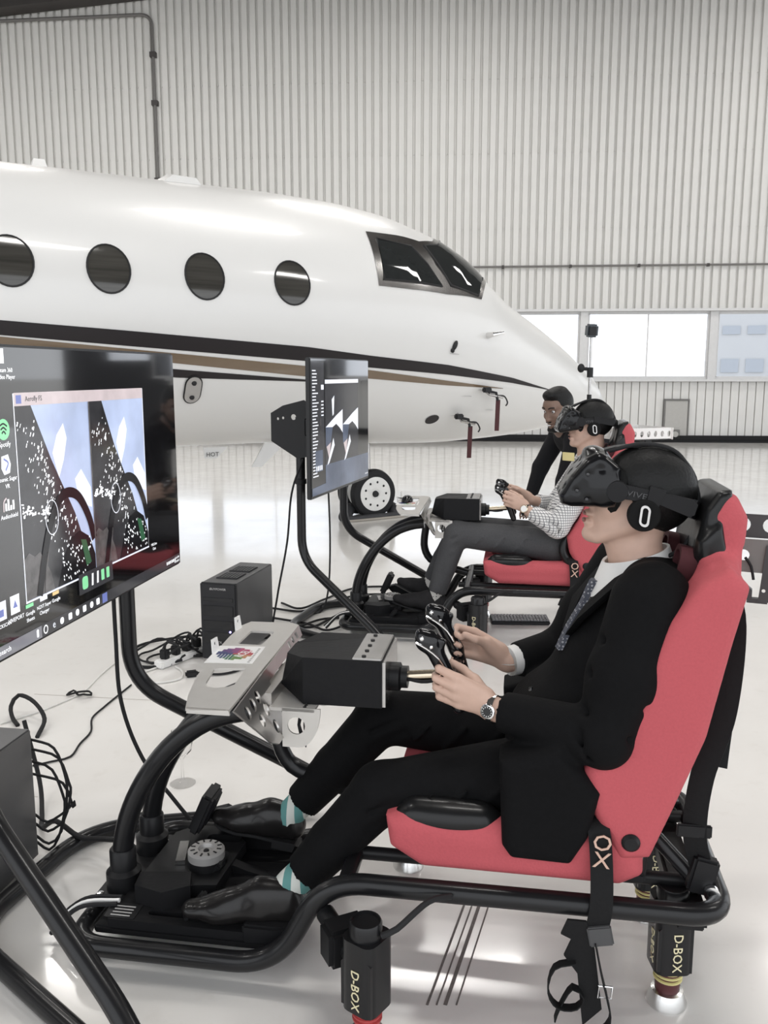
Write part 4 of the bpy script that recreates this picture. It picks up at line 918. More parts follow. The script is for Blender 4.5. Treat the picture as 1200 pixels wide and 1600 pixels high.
# ---- power strip with plugs and the tangle round it
ps = root('power_strip', 'white power strip full of black plugs beside the computer tower', 'power strip', (-1.0, 4.30, 0), R(58))
MB().box((.02, 0, .022), (.50, .06, .04), bev=.008).build('strip_body', 'sticker_white', ps)
for k in range(6): MB().box((-.18+k*.075, .0, .065), (.035, .045, .05), bev=.006).tube(resample([(-.18+k*.075, 0, .088), (-.18+k*.075, -.02, .13), (-.15+k*.06, -.07, .11)]), .006, 6).build('plug', 'rubber', ps)
mat('cable_white', (.70, .69, .66), .5); mat('cable_grey', (.10, .10, .10), .5)
def cable(label, pts, r=.005, m='rubber', cl=False, step=.03, name='cable', group=None):
    P_ = [Vector(p) for p in pts]; o = Vector((P_[0].x, P_[0].y, 0))
    c = MB().tube(resample([p-o for p in P_], step=step, closed=cl), r, 8, closed=cl).build(name, m, loc=o); tag(c, label, 'cable', group); return c
rn = random.Random(11)
tang = 'cable tangle round the power strip'
for k in range(7):
    cx, cy, rr_ = -1.16+.035*k, 4.22+.05*rn.uniform(-1, 1)+.03*k, rn.uniform(.06, .14)
    pts = [(cx+rr_*math.cos(a_)*1.2, cy+rr_*math.sin(a_), .012+.10*max(0, math.sin(a_+k))*rn.uniform(.5, 1)) for a_ in np.linspace(0, 5.6+.1*k, 11)]
    cable('black cable loop in the tangle beside the power strip', pts, .0055, 'rubber', group=tang)
cable('black cord with a plug end lying in front of the power strip', [(-1.31, 4.33, .008), (-1.32, 4.44, .008), (-1.25, 4.52, .012), (-1.06, 4.56, .03), (-.95, 4.60, .02)], .007)
cable('short black cord bending flat on the floor left of the tangle', [(-1.30, 4.20, .007), (-1.27, 4.13, .007), (-1.15, 4.12, .007), (-1.02, 4.19, .02)], .008)
cable('white looped cord lying on the floor in front of the power strip', [(-1.12, 4.13, .006), (-1.19, 4.0, .006), (-1.10, 3.90, .006), (-.98, 3.95, .006), (-.99, 4.06, .006), (-1.04, 4.13, .006)], .005, 'cable_white')
pb = root('power_plug', 'loose black plug lying in front of the wheel deck tab', 'plug', (-.93, 4.0, 0), R(20))
MB().box((0, 0, .016), (.06, .035, .03), bev=.008).build('plug_body', 'rubber', pb); MB().tube(resample([(.03, 0, .016), (.12, -.03, .008), (.20, -.02, .008), (.28, .04, .008)]), .006, 8).build('plug_lead', 'rubber', pb)
cable('thin black wire crossing the floor toward the tower at the photo edge', [(-1.187, 3.877, .005), (-1.212, 3.715, .005), (-1.228, 3.601, .005), (-1.238, 3.48, .005), (-1.197, 3.341, .005), (-1.201, 3.224, .005), (-1.197, 3.109, .005), (-1.254, 3.065, .005), (-1.31, 3.03, .005)], .004)
cable('white cable running diagonally across the floor behind the big screen', [(-1.353, 4.225, .005), (-1.373, 4.035, .005), (-1.378, 3.778, .005), (-1.397, 3.73, .005), (-1.444, 3.638, .005), (-1.494, 3.551, .005), (-1.60, 3.42, .005)], .004, 'cable_white')
kt = root('cable_tie', 'small knotted black tie on the white floor cable', 'cable tie', (-1.387, 3.736, 0))
MB().tube(resample([(-.05, 0, .01), (-.03, .03, .02), (.0, 0, .01), (.03, -.02, .02), (.06, .0, .01), (.04, .03, .015), (.0, .01, .02)], closed=True), .005, 6, closed=True).build('knot', 'rubber', kt)
cable('black cable arching in a loop above the tower at the photo edge', [(-1.394, 3.286, .006), (-1.413, 3.414, .03), (-1.489, 3.50, .07), (-1.574, 3.55, .08), (-1.588, 3.50, .05), (-1.561, 3.448, .02), (-1.52, 3.401, .006)], .009)
cable('thick black cable from the edge tower across the stand tube to the pedals', [(-1.26, 2.87, .25), (-1.19, 2.80, .06), (-1.13, 2.66, .008), (-1.09, 2.56, .02), (-1.02, 2.50, .075), (-.93, 2.45, .05), (-.84, 2.42, .06), (-.76, 2.36, .09)], .008)
for k in range(4):
    dq = (0, .012, -.01, .022)[k]; zz = (.36, .33, .29, .25)[k]; zb = (.05, .09, .03, .12)[k]
    cable('thin black cable drooping down the side of the edge tower', [RIG_AT(2.06+b_, a_)[:2]+(z_,) for a_, b_, z_ in ((-1.50, .20, zz+.01), (-1.42, .20, zz), (-1.36+dq, .20, zz-.02), (-1.325+dq, .19, zz-.09), (-1.315+dq, .18, (zz+zb)/2), (-1.335+dq, .17, zb+.04), (-1.375, .165, zb), (-1.42, .18, zb+.01), (-1.50, .20, zb+.03))], .004, group='cables beside the edge tower')
cable('black cable hanging from the big screen down behind the wheel arch', [(-.765, 2.63, .80), (-.765, 2.66, .55), (-.80, 2.72, .30), (-.74, 2.70, .14), (-.66, 2.62, .02), (-.60, 2.50, .008), (-.62, 2.36, .05)], .0065) if False else None
x0_, y0_, _ = RIG_AT(2.06+.33, -1.21); x1_, y1_, _ = RIG_AT(2.06+.22, -1.02)
cable('black cable hanging from the big screen down to the wheel arch', [(x0_, y0_, .95), (x0_, y0_, .66), (x0_+.01, y0_-.01, .45), (x0_+.07, y0_-.02, .27), (x0_+.17, y0_-.03, .13), (x0_+.26, y0_-.06, .03), (x0_+.30, y0_-.14, .008), (x0_+.24, y0_-.25, .06)], .0065)
for k, pts in enumerate(([(-.695, 5.202, .01), (-.51, 5.129, .01), (-.403, 5.277, .01), (-.168, 5.516, .01), (.169, 5.549, .01)], [(-.668, 4.989, .01), (-.446, 4.856, .012), (-.327, 4.729, .012), (-.223, 4.856, .01), (-.155, 5.058, .01)], [(-.651, 4.80, .01), (-.514, 4.75, .02), (-.379, 4.948, .01), (-.267, 4.989, .01)], [(-.65, 5.323, .01), (-.514, 5.173, .016), (-.373, 5.434, .01), (-.174, 5.721, .01), (.218, 5.721, .01), (.42, 5.516, .01)], [(-.62, 4.74, .03), (-.50, 4.80, .008), (-.40, 4.82, .008), (-.30, 5.0, .012), (-.20, 5.12, .02)])):
    cable(('black cable curving from the tower toward the far pedals', 'black cable dipping between the tower and the far stand', 'short black cable kinked behind the wheel deck', 'long black cable running past the far wheel arch', 'black cable lying nearest the wheel base unit')[k], pts, .007)
x2_, y2_, _ = RIG_AT(4.8-.36, -1.2); x3_, y3_, _ = RIG_AT(4.8+.34, -1.18)
cable('black cable falling from the far screen past its near post', [(x2_+.06, y2_, 1.0), (x2_-.0, y2_-.02, .82), (x2_-.03, y2_-.02, .55), (x2_-.09, y2_, .25), (x2_-.12, y2_+.02, .03), (x2_-.02, y2_-.04, .01), (x2_+.2, y2_-.1, .01)], .0055)
cable('black cable falling straight from the far screen between its posts', [(x3_+.02, y3_-.03, .80), (x3_+.03, y3_-.05, .45), (x3_+.02, y3_-.08, .15), (x3_-.02, y3_-.12, .01), (x3_-.1, y3_-.2, .01)], .0055)
# ---- keyboards, mouse
mat('key_white', (.6, .6, .6), .5); mat('key_grey', (.28, .28, .29), .5)
def keyboard(label, loc, rz, w=.42, d=.15, tilt=0., m='key_grey'):
    t = root('keyboard', label, 'keyboard', loc, rz, 'keyboards'); t.rotation_euler = (tilt, 0, rz)
    MB().box((0, 0, .011), (w, d, .022), bev=.005).build('keyboard_case', 'case_black', t)
    k0 = None
    for r_ in range(5):
        for c_ in range(18):
            if k0 is None: k0 = MB().box((0, 0, 0), (w*.047, d*.135, .008), bev=.0015).build('key', m, t); o = k0
            else: o = k0.copy(); COL.objects.link(o)
            o.location = (-w*.46+c_*w*.0545, -d*.36+r_*d*.18, .025)
    return t
keyboard('grey keyboard lying on the floor under the far simulator', (.80, 4.94, 0), R(-2), .34, .15)
x_, y_, _ = RIG_AT(2.06-.02, .27); keyboard('black keyboard with pale keys under the rear of the near seat', (x_, y_, .318), R(70), .36, .13, 0, 'key_white')
x_, y_, _ = RIG_AT(4.8+.10, -.64); t = root('computer_mouse', 'black computer mouse resting on the far wheel deck', 'mouse', (x_, y_, TOPZ), R(80))
s = SDF((-.06, -.04, 0), (.06, .04, .05), .004); s.ell((0, 0, .008), (.058, .034, .032), None, .005).half((0, 0, .001), (0, 0, -1)); s.build('mouse_shell', 'gloss_black', t)
MB().tube(resample([(.05, 0, .012), (.09, .02, .006), (.12, .08, .006)]), .003, 6).build('mouse_cord', 'rubber', t)
# ---- clear glass stem standing on the floor
glass_material('clear_glass', (1, 1, 1))
for _n in MATS['clear_glass'].node_tree.nodes:
    if _n.type == 'FRESNEL': _n.inputs['IOR'].default_value = 1.06
t = root('wine_glass', 'clear stemmed glass standing on the floor behind the wheel arch', 'glass', (-.72, 2.90, 0))
MB().lathe([(.045, 0), (.045, .003), (.012, .008), (.005, .02), (.004, .09), (.010, .10), (.034, .125), (.040, .16), (.034, .20), (.032, .20), (.038, .16), (.032, .127), (.006, .105), (0, .10)], (0, 0, 0), (0, 0, 1), 28).build('glass_body', 'clear_glass', t)
# ---- tracking sensor on its light stand
t = root('sensor_stand', 'tall thin stand with a small dark tracking sensor box in front of the window', 'stand', (1.46, 6.2, 0), 0)
MB().tube([(0, 0, .05), (0, 0, 1.30)], .017, 10).build('lower_pole', 'tube_black', t); MB().tube([(0, 0, 1.28), (0, 0, 1.70)], .010, 10).build('upper_pole', 'bare_metal', t)
MB().tube([(-.02, 0, 1.48), (-.055, 0, 1.48)], .012, 8).ball((-.065, 0, 1.485), (.026, .02, .032), 12, 8).build('clamp_knob', 'matte_black', t); MB().lathe([(.022, 0), (.022, .07)], (0, 0, 1.42), (0, 0, 1), 12).build('clamp', 'matte_black', t)
mat('sensor_blue', (.05, .06, .07), .25)
MB().box((0, 0, 1.745), (.078, .07, .09), (R(8), 0, R(12)), bev=.012).build('sensor_box', 'sensor_blue', t); MB().box((.0, -.038, 1.74), (.055, .006, .06), (R(8), 0, R(12)), bev=.003).build('sensor_window', 'gloss_black', t)
for k in range(3): an = k*2.094+.5; MB().tube([(0, 0, .45), (.4*math.cos(an), .4*math.sin(an), .012)], .010, 8).build('leg', 'tube_black', t)
# ---- perforated brackets: a steel one behind the near seat, a white one behind the far seat
mat('bracket_grey', (.22, .21, .20), .45, .5, var=.1); mat('bracket_dark', (.07, .07, .072), .5, .3)
x_, y_, _ = RIG_AT(2.06+.24, .78); t = root('perforated_bracket', 'grey perforated steel bracket with a hook on a post behind the near headrest', 'bracket', (x_, y_, 0), R(-9-14))
MB().plate([(-.30, .0), (.42, .0), (.42, .062), (-.30, .062)], [circ(-.27+.065*k, .034, .018, 14, .019) for k in range(6)], .004, (0, 0, 1.025), (1, 0, 0), (0, 0, 1)).build('upper_rail', 'bracket_dark', t)
MB().plate([(-.30, 0), (.42, 0), (.42, .088), (-.30, .088)], [circ(-.20, .045, .015, 14), circ(-.05, .045, .015, 14)], .004, (0, -.012, .935), (1, 0, 0), (0, 0, 1)).build('lower_rail', 'bracket_grey', t)
MB().plate([(0, 0), (.028, 0), (.038, .15), (.012, .15)], [circ(.012, .03, .005, 8)], .004, (-.158, -.022, .86), (1, 0, 0), (0, 0, 1)).plate([(-.05, 0), (.0, 0), (.0, .012), (-.038, .012), (-.038, .034), (-.05, .044)], [], .02, (-.135, -.02, .855), (1, 0, 0), (0, 0, 1)).build('hook', 'bracket_dark', t)
MB().box((.40, .03, .55), (.05, .05, 1.1), bev=.004).build('post', 'tube_black', t); MB().box((.40, .03, .012), (.35, .35, .024), bev=.006).build('foot_plate', 'plate_black', t)
MB().tube(resample([(-.195, -.02, .975), (-.18, -.03, .955), (-.172, -.03, .92)]), .004, 6).build('bracket_cord', 'rubber', t)
x_, y_, _ = RIG_AT(4.8+.28, .62); t = root('perforated_tray', 'white perforated metal tray on a post behind the far headrest', 'tray', (x_, y_, 0), R(20))
hl = [circ(-.13+.045*k, .032, .011, 12, .017) for k in range(7)]
for o_, xx in (((0, -.15, 1.085), (1, 0, 0)), ((.16, 0, 1.085), (0, 1, 0)), ((0, .15, 1.085), (1, 0, 0)), ((-.16, 0, 1.085), (0, 1, 0))): MB().plate([(-.16, 0), (.16, 0), (.16, .065), (-.16, .065)], hl, .004, o_, xx, (0, 0, 1)).build('tray_side', 'sticker_white', t)
MB().box((0, 0, 1.087), (.32, .30, .006)).build('tray_floor', 'matte_black', t, smooth=False); MB().box((.1, 0, .54), (.05, .05, 1.08), bev=.004).build('post', 'tube_black', t); MB().box((.1, 0, .012), (.35, .35, .024), bev=.006).build('foot_plate', 'plate_black', t)
# ---- marks on the floor
def mark(name, p, q, w, m):
    p, q = Vector((*p, .0006)), Vector((*q, .0006)); return MB().tube([p, q], 0, flat=(w, .0006), up=(q-p).cross(Vector((0, 0, 1)))).build(name, m, fl, smooth=False)
for k, (dx, w) in enumerate(((0, .006), (.022, .004), (.042, .009), (.068, .004))): mark('scuff', (.236+dx, 2.23), (.10+dx, 1.80), w, 'scuff_black')
mark('scuff', (.15, 2.62), (.07, 2.40), .004, 'scuff_black'); mark('scuff', (.17, 2.62), (.09, 2.40), .004, 'scuff_black')
mark('floor_seam', (-1.6, 3.77), (-.4, 3.61), .004, 'seam_grey'); mark('floor_seam', (-6, 2.93), (-1.2, 2.80), .003, 'seam_grey')

# ================================================================== people
mat('skin', (.56, .375, .295), .5, var=.10, scale=40, bump=.15); mat('skin_brown', (.20, .125, .092), .5, var=.10, scale=40)
mat('hair_black', (.006, .006, .006), .5, var=.4, scale=120, bump=.8); mat('lip', (.28, .13, .11), .5)
mat('suit_black', (.0045, .0045, .005), .8, var=.3, scale=90, bump=.4, spec=.25); mat('shirt_white', (.74, .73, .71), .7, var=.04, scale=60, bump=.3)
mat('shoe_black', (.012, .011, .011), .3, coat=.3, var=.4, scale=30, bump=.3); mat('shirt_dark', (.007, .007, .009), .8, var=.2, scale=60, bump=.4)
mat('trouser_grey', (.055, .055, .058), .85, var=.30, scale=140, bump=.5); mat('trouser_dark', (.02, .02, .022), .85)
mat('suede_black', (.02, .019, .02), .8, var=.3, scale=60); mat('eye_white', (.7, .7, .7), .3); mat('eye_dark', (.02, .015, .012), .2); mat('badge_yellow', (.72, .62, .30), .5); mat('stubble', (.10, .065, .05), .7)
def pattern(name, kind, c0, c1, scale, width=.2, rough=.8, axis=2):
    """checked, striped or dotted cloth in object space"""
    m = bpy.data.materials.new(name); m.use_nodes = True; nt = m.node_tree; N = nt.nodes.new; L = nt.links.new; b = nt.nodes['Principled BSDF']; b.inputs['Roughness'].default_value = rough
    tc = N('ShaderNodeTexCoord'); sp = N('ShaderNodeSeparateXYZ'); L(tc.outputs['Object'], sp.inputs[0]); mx = N('ShaderNodeMix'); mx.data_type = 'RGBA'; mx.inputs[6].default_value = (*c0, 1); mx.inputs[7].default_value = (*c1, 1)
    def mth(op, a, b_=None):
        n = N('ShaderNodeMath'); n.operation = op
        for i, q in enumerate((a, b_)):
            if q is None: continue
            if isinstance(q, (int, float)): n.inputs[i].default_value = q
            else: L(q, n.inputs[i])
        return n.outputs[0]
    if kind == 'dots':
        vo = N('ShaderNodeTexVoronoi'); vo.inputs['Scale'].default_value = scale; vo.inputs['Randomness'].default_value = .25; L(tc.outputs['Object'], vo.inputs['Vector']); f = mth('LESS_THAN', vo.outputs['Distance'], width)
    else:
        line = lambda o: mth('LESS_THAN', mth('FRACT', mth('MULTIPLY', o, scale)), width)
        if kind == 'stripe': f = line(sp.outputs[axis])
        else: f = mth('MAXIMUM', mth('MAXIMUM', line(sp.outputs[2]), line(mth('ADD', sp.outputs[0], mth('MULTIPLY', sp.outputs[1], .6)))), 0.)
    L(f, mx.inputs[0]); L(mx.outputs[2], b.inputs['Base Color']); MATS[name] = m
pattern('checked_cloth', 'check', (.72, .71, .70), (.16, .16, .17), 75, .22)
pattern('sock_teal', 'stripe', (.60, .62, .58), (.10, .26, .25), 22, .5, axis=0); pattern('sock_dots', 'dots', (.55, .53, .50), (.03, .03, .04), 55, .28)
pattern('tie_cloth', 'dots', (.06, .065, .085), (.35, .35, .37), 110, .30)

class Head:
    """head frame: x forward, y to the left, z up, origin between the ears"""
    def __init__(s, c, pitch, yaw=0., sc=1.):
        f = Vector((-math.cos(pitch)*math.cos(yaw), -math.cos(pitch)*math.sin(yaw), math.sin(pitch))); l = Vector((0, 0, 1)).cross(f).normalized(); u = f.cross(l)
        s.M = Matrix((f, l, u)).transposed(); s.c = Vector(c); s.k = sc
    def __call__(s, x, y, z): return s.c+s.M@(Vector((x, y, z))*s.k)
    def mat4(s): return Matrix.Translation(s.c)@s.M.to_4x4()@Matrix.Scale(s.k, 4)
def add_head(S, H):
    e = lambda p, r, k=.012, op='add', rot=None: S.ell(H(*p), [q*H.k for q in r], H.M if rot is None else H.M@Euler(rot).to_matrix(), k, op)
    c = lambda p, q, r1, r2, k=.012: S.cone(H(*p), H(*q), r1*H.k, r2*H.k, k)
    e((-.018, 0, .032), (.100, .077, .093)); e((.035, 0, -.030), (.062, .060, .080), .03); e((.05, 0, .045), (.045, .058, .045), .02)
    for y in (-1, 1):
        c((-.004, .059*y, -.050), (.060, .026*y, -.108), .020, .017, .02); e((.058, .045*y, -.025), (.026, .020, .022), .02)
        e((.090, .034*y, .010), (.016, .016, .011), .010, 'sub'); c((.088, .012*y, .030), (.080, .048*y, .032), .009, .008, .012)
        e((-.005, .079*y, -.008), (.022, .009, .034), .006, 'add', (0, R(-12), R(18)*y)); e((.0, .087*y, -.006), (.010, .006, .018), .004, 'sub'); e((.095, .014*y, -.040), (.011, .008, .009), .005)
    c((.082, 0, .022), (.106, 0, -.032), .009, .012, .010); e((.109, 0, -.038), (.014, .013, .012), .006)
    e((.093, 0, -.062), (.016, .025, .0085), .005); e((.089, 0, -.083), (.016, .022, .0095), .005); S.cone(H(.112, -.017, -.072), H(.112, .017, -.072), .005, .005, .003, 'sub'); S.cone(H(.108, 0, -.097), H(.104, 0, -.097), .006, .006, .006, 'sub'); e((.074, 0, -.110), (.024, .028, .020), .014)
def hair_mesh(H, lo, hi, par, m='hair_black', grow=.014, c=.012, low=-.075, res=.0045, top=0.):
    S = SDF(lo, hi, res); S.ell(H(-.020, 0, .034), [(q+grow)*H.k for q in (.100, .077, .093)], H.M, .0)
    if top: S.ell(H(.0, 0, .105), [q*H.k for q in (.082, .058, .034)], H.M, .03); S.ell(H(.045, 0, .108), [q*H.k for q in (.038, .048, .026)], H.M, .025)
    n = H.M@Vector((.75, 0, -.66)); S.half(H.c+n*c, n); n = H.M@Vector((0, 0, -1)); S.half(H.c-n*low, n) if False else S.half(H(0, 0, low), n)
    return S.build('hair', m, par)

# ---- virtual reality headset (built once in the head frame)
mat('visor_black', (.006, .006, .007), .22, coat=.25, var=.2); mat('strap_black', (.009, .009, .010), .5, var=.2); mat('foam_black', (.007, .007, .007), .9); mat('silver_mark', (.62, .61, .60), .3, .5); mat('strap_text', (.06, .06, .063), .5)
def headset(label):
    t = root('vr_headset', label, 'headset', group='virtual reality headsets')
    S = SDF((.03, -.12, -.09), (.22, .12, .12), .0035)
    S.poly([(.048, -.024), (.090, -.034), (.150, -.052), (.172, -.052), (.183, -.034), (.172, .018), (.150, .066), (.128, .088), (.108, .088), (.066, .070)], -.092, .092, .024, .0, plane='xz')
    for y in (-1, 1): S.ell((.085, .086*y, .012), (.034, .018, .040), None, .015)
    S.ell((.128, 0, .078), (.028, .05, .018), None, .02); S.ell((.085, 0, -.062), (.050, .022, .036), None, .010, 'sub')
    for y, z in ((-.05, .045), (.05, .045), (0, .02), (-.06, -.01), (.06, -.01), (-.03, -.035), (.03, -.035), (0, .06)): S.ell((.178-.30*(z+.02) if z > -.02 else .180, y, z), (.008, .011, .009), None, .004, 'sub')
    for y in (-1, 1):
        for x, z in ((.135, .035), (.150, -.010), (.120, -.022), (.112, .055)): S.ell((x, .094*y, z), (.009, .006, .008), None, .004, 'sub')
    v_ = S.build('visor', 'visor_black', t)
    MB().lathe([(0, 0), (.008, 0), (.009, .004), (0, .005)], (.172, 0, -.004), (1, 0, .25), 14).build('camera_lens', 'gloss_black', v_)
    for y in (-1, 1):
        for x, z in ((.136, .034), (.121, -.022), (.148, -.009)): MB().ball((x, .0905*y, z), (.0045, .003, .004), 8, 6).build('tracking_sensor', 'strap_text', v_)
    MB().tube([(.055, .078*math.cos(a_)*1.0, .012+.058*math.sin(a_)) for a_ in np.linspace(0, 6.2832, 25)[:-1]], .014, 8, closed=True).build('face_foam', 'foam_black', t)
    for y in (-1, 1):
        st = MB().plate([(.075, -.016), (.075, .020), (-.03, .030), (-.105, .034), (-.118, .026), (-.118, .0), (-.105, -.006), (-.03, .002)], [], .010, (0, .090 if y > 0 else -.100, .014), (1, 0, 0), (0, 0, 1)).build('side_strap', 'strap_black', t)
        MB().lathe([(.024, 0), (.026, .006), (.024, .014), (0, .015)], (.062, .091*y, .016), (0, y, 0), 24).build('strap_pivot', 'strap_black', t)
        hp = MB().lathe([(0, -.018), (.030, -.018), (.037, -.012), (.038, .004), (.034, .012), (0, .014)], (-.012, .098*y, -.018), (0, y, 0), 32).build('headphone', 'foam_black', t)
        MB().plate(rrect(-.012, .0, .023, .048, .0112, 8), [rrect(-.012, .0, .013, .037, .0062, 8)], .003, (0, .1145*y if y < 0 else .1145, -.018), (1, 0, -.15*0), (.18, 0, 1)).build('headphone_mark', 'silver_mark', hp)
        MB().plate([(-.016, .0), (.012, .0), (.016, .045), (-.022, .045)], [], .008, (-.02, .096 if y > 0 else -.104, .006), (1, 0, 0), (.0, 0, 1)).build('headphone_arm', 'strap_black', t)
    text_mesh('strap_lettering', 'VIVE', .018, 'strap_text', t, (.018, .1012, .0215), (-1, 0, .06), (.06, 0, 1), .001, sx=1.35); text_mesh('strap_lettering', 'VIVE', .021, 'strap_text', t, (.035, -.1005-.0, .018), (1, 0, 0), (0, 0, 1), .001, sx=1.35)
    MB().tube(resample([(.120, 0, .086), (.075, 0, .112), (.01, 0, .132), (-.055, 0, .130), (-.108, 0, .094), (-.128, 0, .045)], step=.015), 0, flat=(.045, .006), up=(0, 1, 0)).build('top_strap', 'strap_black', t)
    MB().tube(resample([(-.110, -.094, .028), (-.128, -.05, .022), (-.135, 0, .020), (-.128, .05, .022), (-.110, .094, .028)], step=.012), 0, flat=(.042, .010), up=(0, 0, 1)).build('rear_cradle', 'strap_black', t)
    MB().lathe([(.020, 0), (.022, .01), (.018, .018), (0, .018)], (-.136, 0, .018), (-1, 0, 0), 20).build('rear_dial', 'strap_black', t)
    MB().tube(resample([(.10, .02, .095), (.03, .028, .134), (-.05, .028, .136), (-.12, .022, .07), (-.145, .02, .0), (-.135, .03, -.07), (-.095, .045, -.115), (-.085, .05, -.16)], step=.015), .005, 8).build('headset_cable', 'rubber', t)
    return t

def shoe(S, heel, toe, up, hk=1.):
    """low leather shoe between heel and toe"""
    h_, t_ = Vector(heel), Vector(toe); u_ = Vector(up); d = t_-h_; L = d.length
    P_ = lambda q, z: h_+d*q+u_*z*hk
    S.cone(P_(.06, .050), P_(.34, .048), .038, .039, .02).cone(P_(.34, .046), P_(.70, .034), .041, .041, .02, sq=(u_, .85)).cone(P_(.68, .032), P_(.92, .026), .042, .029, .02, sq=(u_, .78)).cone(P_(.10, .085), P_(.34, .082), .034, .034, .025).cone(P_(.34, .080), P_(.58, .055), .030, .030, .03)
    S.half(h_+u_*.004, -u_)

def finish_limb(): pass
def seated(name, label, c, da, J, cfg):
    """seated man; J holds joint positions in simulator coordinates (x back, y away from the camera, z up)"""
    t = root(name, label, 'person', RIG_AT(c, da), R(-9)); H = Head(J['head'], J['pitch'], J.get('yaw', 0), J.get('hs', .97)); res = cfg['res']
    g = lambda k: Vector(J[k])
    S = SDF((-.66, -.33, .12), (.46, .33, 1.32), res)
    # bare body: head, neck, trunk, arms with hands, legs
    add_head(S, H); S.chain([H(-.03, 0, -.05), H(-.035, 0, -.11), g('neck')], [.056, .053, .062], .02); S.cone(H(.02, 0, -.08), g('neck')+Vector((-.03, 0, .02)), .035, .04, .02)
    S.cone(g('neck'), g('chest'), .060, .078, .02).cone(g('chest'), g('belly'), .078, .09, .03).cone(g('belly'), g('pelvis'), .10, .10, .03)
    for s_ in ('n', 'f'):
        S.cone(g('neck')-Vector((0, 0, .03)), g('sh'+s_), .05, .05, .03).cone(g('sh'+s_), g('el'+s_), .048, .038, .02).cone(g('el'+s_), g('wr'+s_), .038, .027, .02).cone(g('pelvis'), g('hip'+s_), .09, .075, .03).cone(g('hip'+s_), g('kn'+s_), .068, .05, .02).cone(g('kn'+s_), g('an'+s_), .046, .034, .02)
    hand = J['hand']
    for s_, y in (('n', 1), ('f', -1)):
        dz = J['hz'+s_]; off = Vector(J.get('ho'+s_, (0, 0, 0)))
        q = lambda p: Vector((p[0], p[1]*y, p[2]+dz))+off
        W = g('wr'+s_)
        for i in range(4):
            m_, p_, d_, e_ = [q(x) for x in hand[i]]
            S.cone(W+(q((-.075, -.150, .715))-W)*.55+Vector((0, 0, (1.5-i)*.010)), m_, .020, .0125, .010, sq=((0, 1, 0), .8)); S.cone(m_, p_, .0115, .0098, .004).cone(p_, d_, .0094, .0086, .003).cone(d_, e_, .0086, .0075, .003)
        S.cone(W, q((-.085, -.146, .715)), .026, .024, .012, sq=((0, 1, 0), .75))
        th = [q(x) for x in hand[4]]; S.cone(W+(th[0]-W)*.4, th[0], .020, .017, .012).cone(th[0], th[1], .0135, .0108, .005).cone(th[1], th[2], .0108, .0085, .003)
    body = S.build('body', cfg['skin'], t, 1)
    hair_mesh(H, H.c-Vector((.17, .17, .17)), H.c+Vector((.17, .17, .17)), t, low=cfg.get('low', -.075))
    for z_, x_ in ((-.0645, .1045), (-.0815, .1010)): MB().ball(H(x_, 0, z_), (.0055, .018, .0055), 10, 6, H.M.to_euler()).build('lip', 'lip', t)
    # trousers
    S = SDF((-.66, -.30, .12), (.34, .30, .72), res*1.3)
    S.cone(g('belly'), g('pelvis'), .115, .125, .03)
    for s_ in ('n', 'f'):
        S.cone(g('pelvis'), g('hip'+s_), .12, .098, .03).cone(g('hip'+s_), g('kn'+s_), .092, .071, .02).cone(g('kn'+s_), g('kn'+s_)*.5+g('an'+s_)*.5, .070, .060, .02).cone(g('kn'+s_)*.5+g('an'+s_)*.5, g('cuff'+s_), .060, .051, .01)
        k_, a_ = g('kn'+s_), g('cuff'+s_); n = (a_-k_).normalized(); S.cone(a_+n*.055, a_+n*.10, .085, .085, .0, 'sub')
        for f_ in range(3):         # soft folds behind the knee and across the lap
            m_ = g('hip'+s_)*(.25+.2*f_)+k_*(.75-.2*f_); S.cone(m_+Vector((.03, -.09, .03)), m_+Vector((-.04, -.075, -.05)), .003, .002, .016)
            S.cone(k_+Vector((.05+.02*f_, -.08, .02-.03*f_)), k_+Vector((-.02, -.065, -.02-.05*f_)), .004, .003, .018, 'sub')
    S.build('trousers', cfg['trousers'], t)
    # socks and shoes
    for s_ in ('n', 'f'):
        a_ = g('an'+s_); k_ = g('kn'+s_); d = (a_-k_).normalized()
        MB().tube(resample([g('cuff'+s_)-d*.05, a_, g('heel'+s_)*.6+a_*.4+Vector((-.01, 0, .02))], step=.02), [.041]*40 if False else .040, 18).build('sock', cfg['sock'], t)
        S = SDF(np.minimum(g('heel'+s_), g('toe'+s_))-.08, np.maximum(g('heel'+s_), g('toe'+s_))+np.array((.08, .08, .13)), .0042)
        dd = (g('toe'+s_)-g('heel'+s_)).normalized(); up = Vector((0, 1, 0)).cross(dd); up = up if up.z > 0 else -up
        shoe(S, g('heel'+s_), g('toe'+s_), up, 1.08 if s_ == 'n' else .85); so = S.build('shoe', cfg['shoe'], t)
        h_, dv = g('heel'+s_), g('toe'+s_)-g('heel'+s_)
        MB().plate([(dv.length*x, y) for x, y in ((-.02, -.030), (.2, -.032), (.45, -.030), (.7, -.038), (.9, -.030), (1.0, -.010), (1.0, .010), (.9, .030), (.7, .038), (.45, .030), (.2, .032), (-.02, .030))], [], .008, h_+up*.006, dd, up.cross(dd)).box(h_+dd*.03-up*.010, (.06, .058, .022), Matrix((dd, up.cross(dd), up)).transposed()).build('sole', 'rubber', so)
        for k in range(3): MB().tube(resample([h_+dv*(.36+.07*k)+up*(.072-.010*k)+Vector((0, y, -abs(y)*.25)) for y in (-.022, 0, .022)]), .0022, 6).build('lace', 'rubber', so)
    return t, H, g
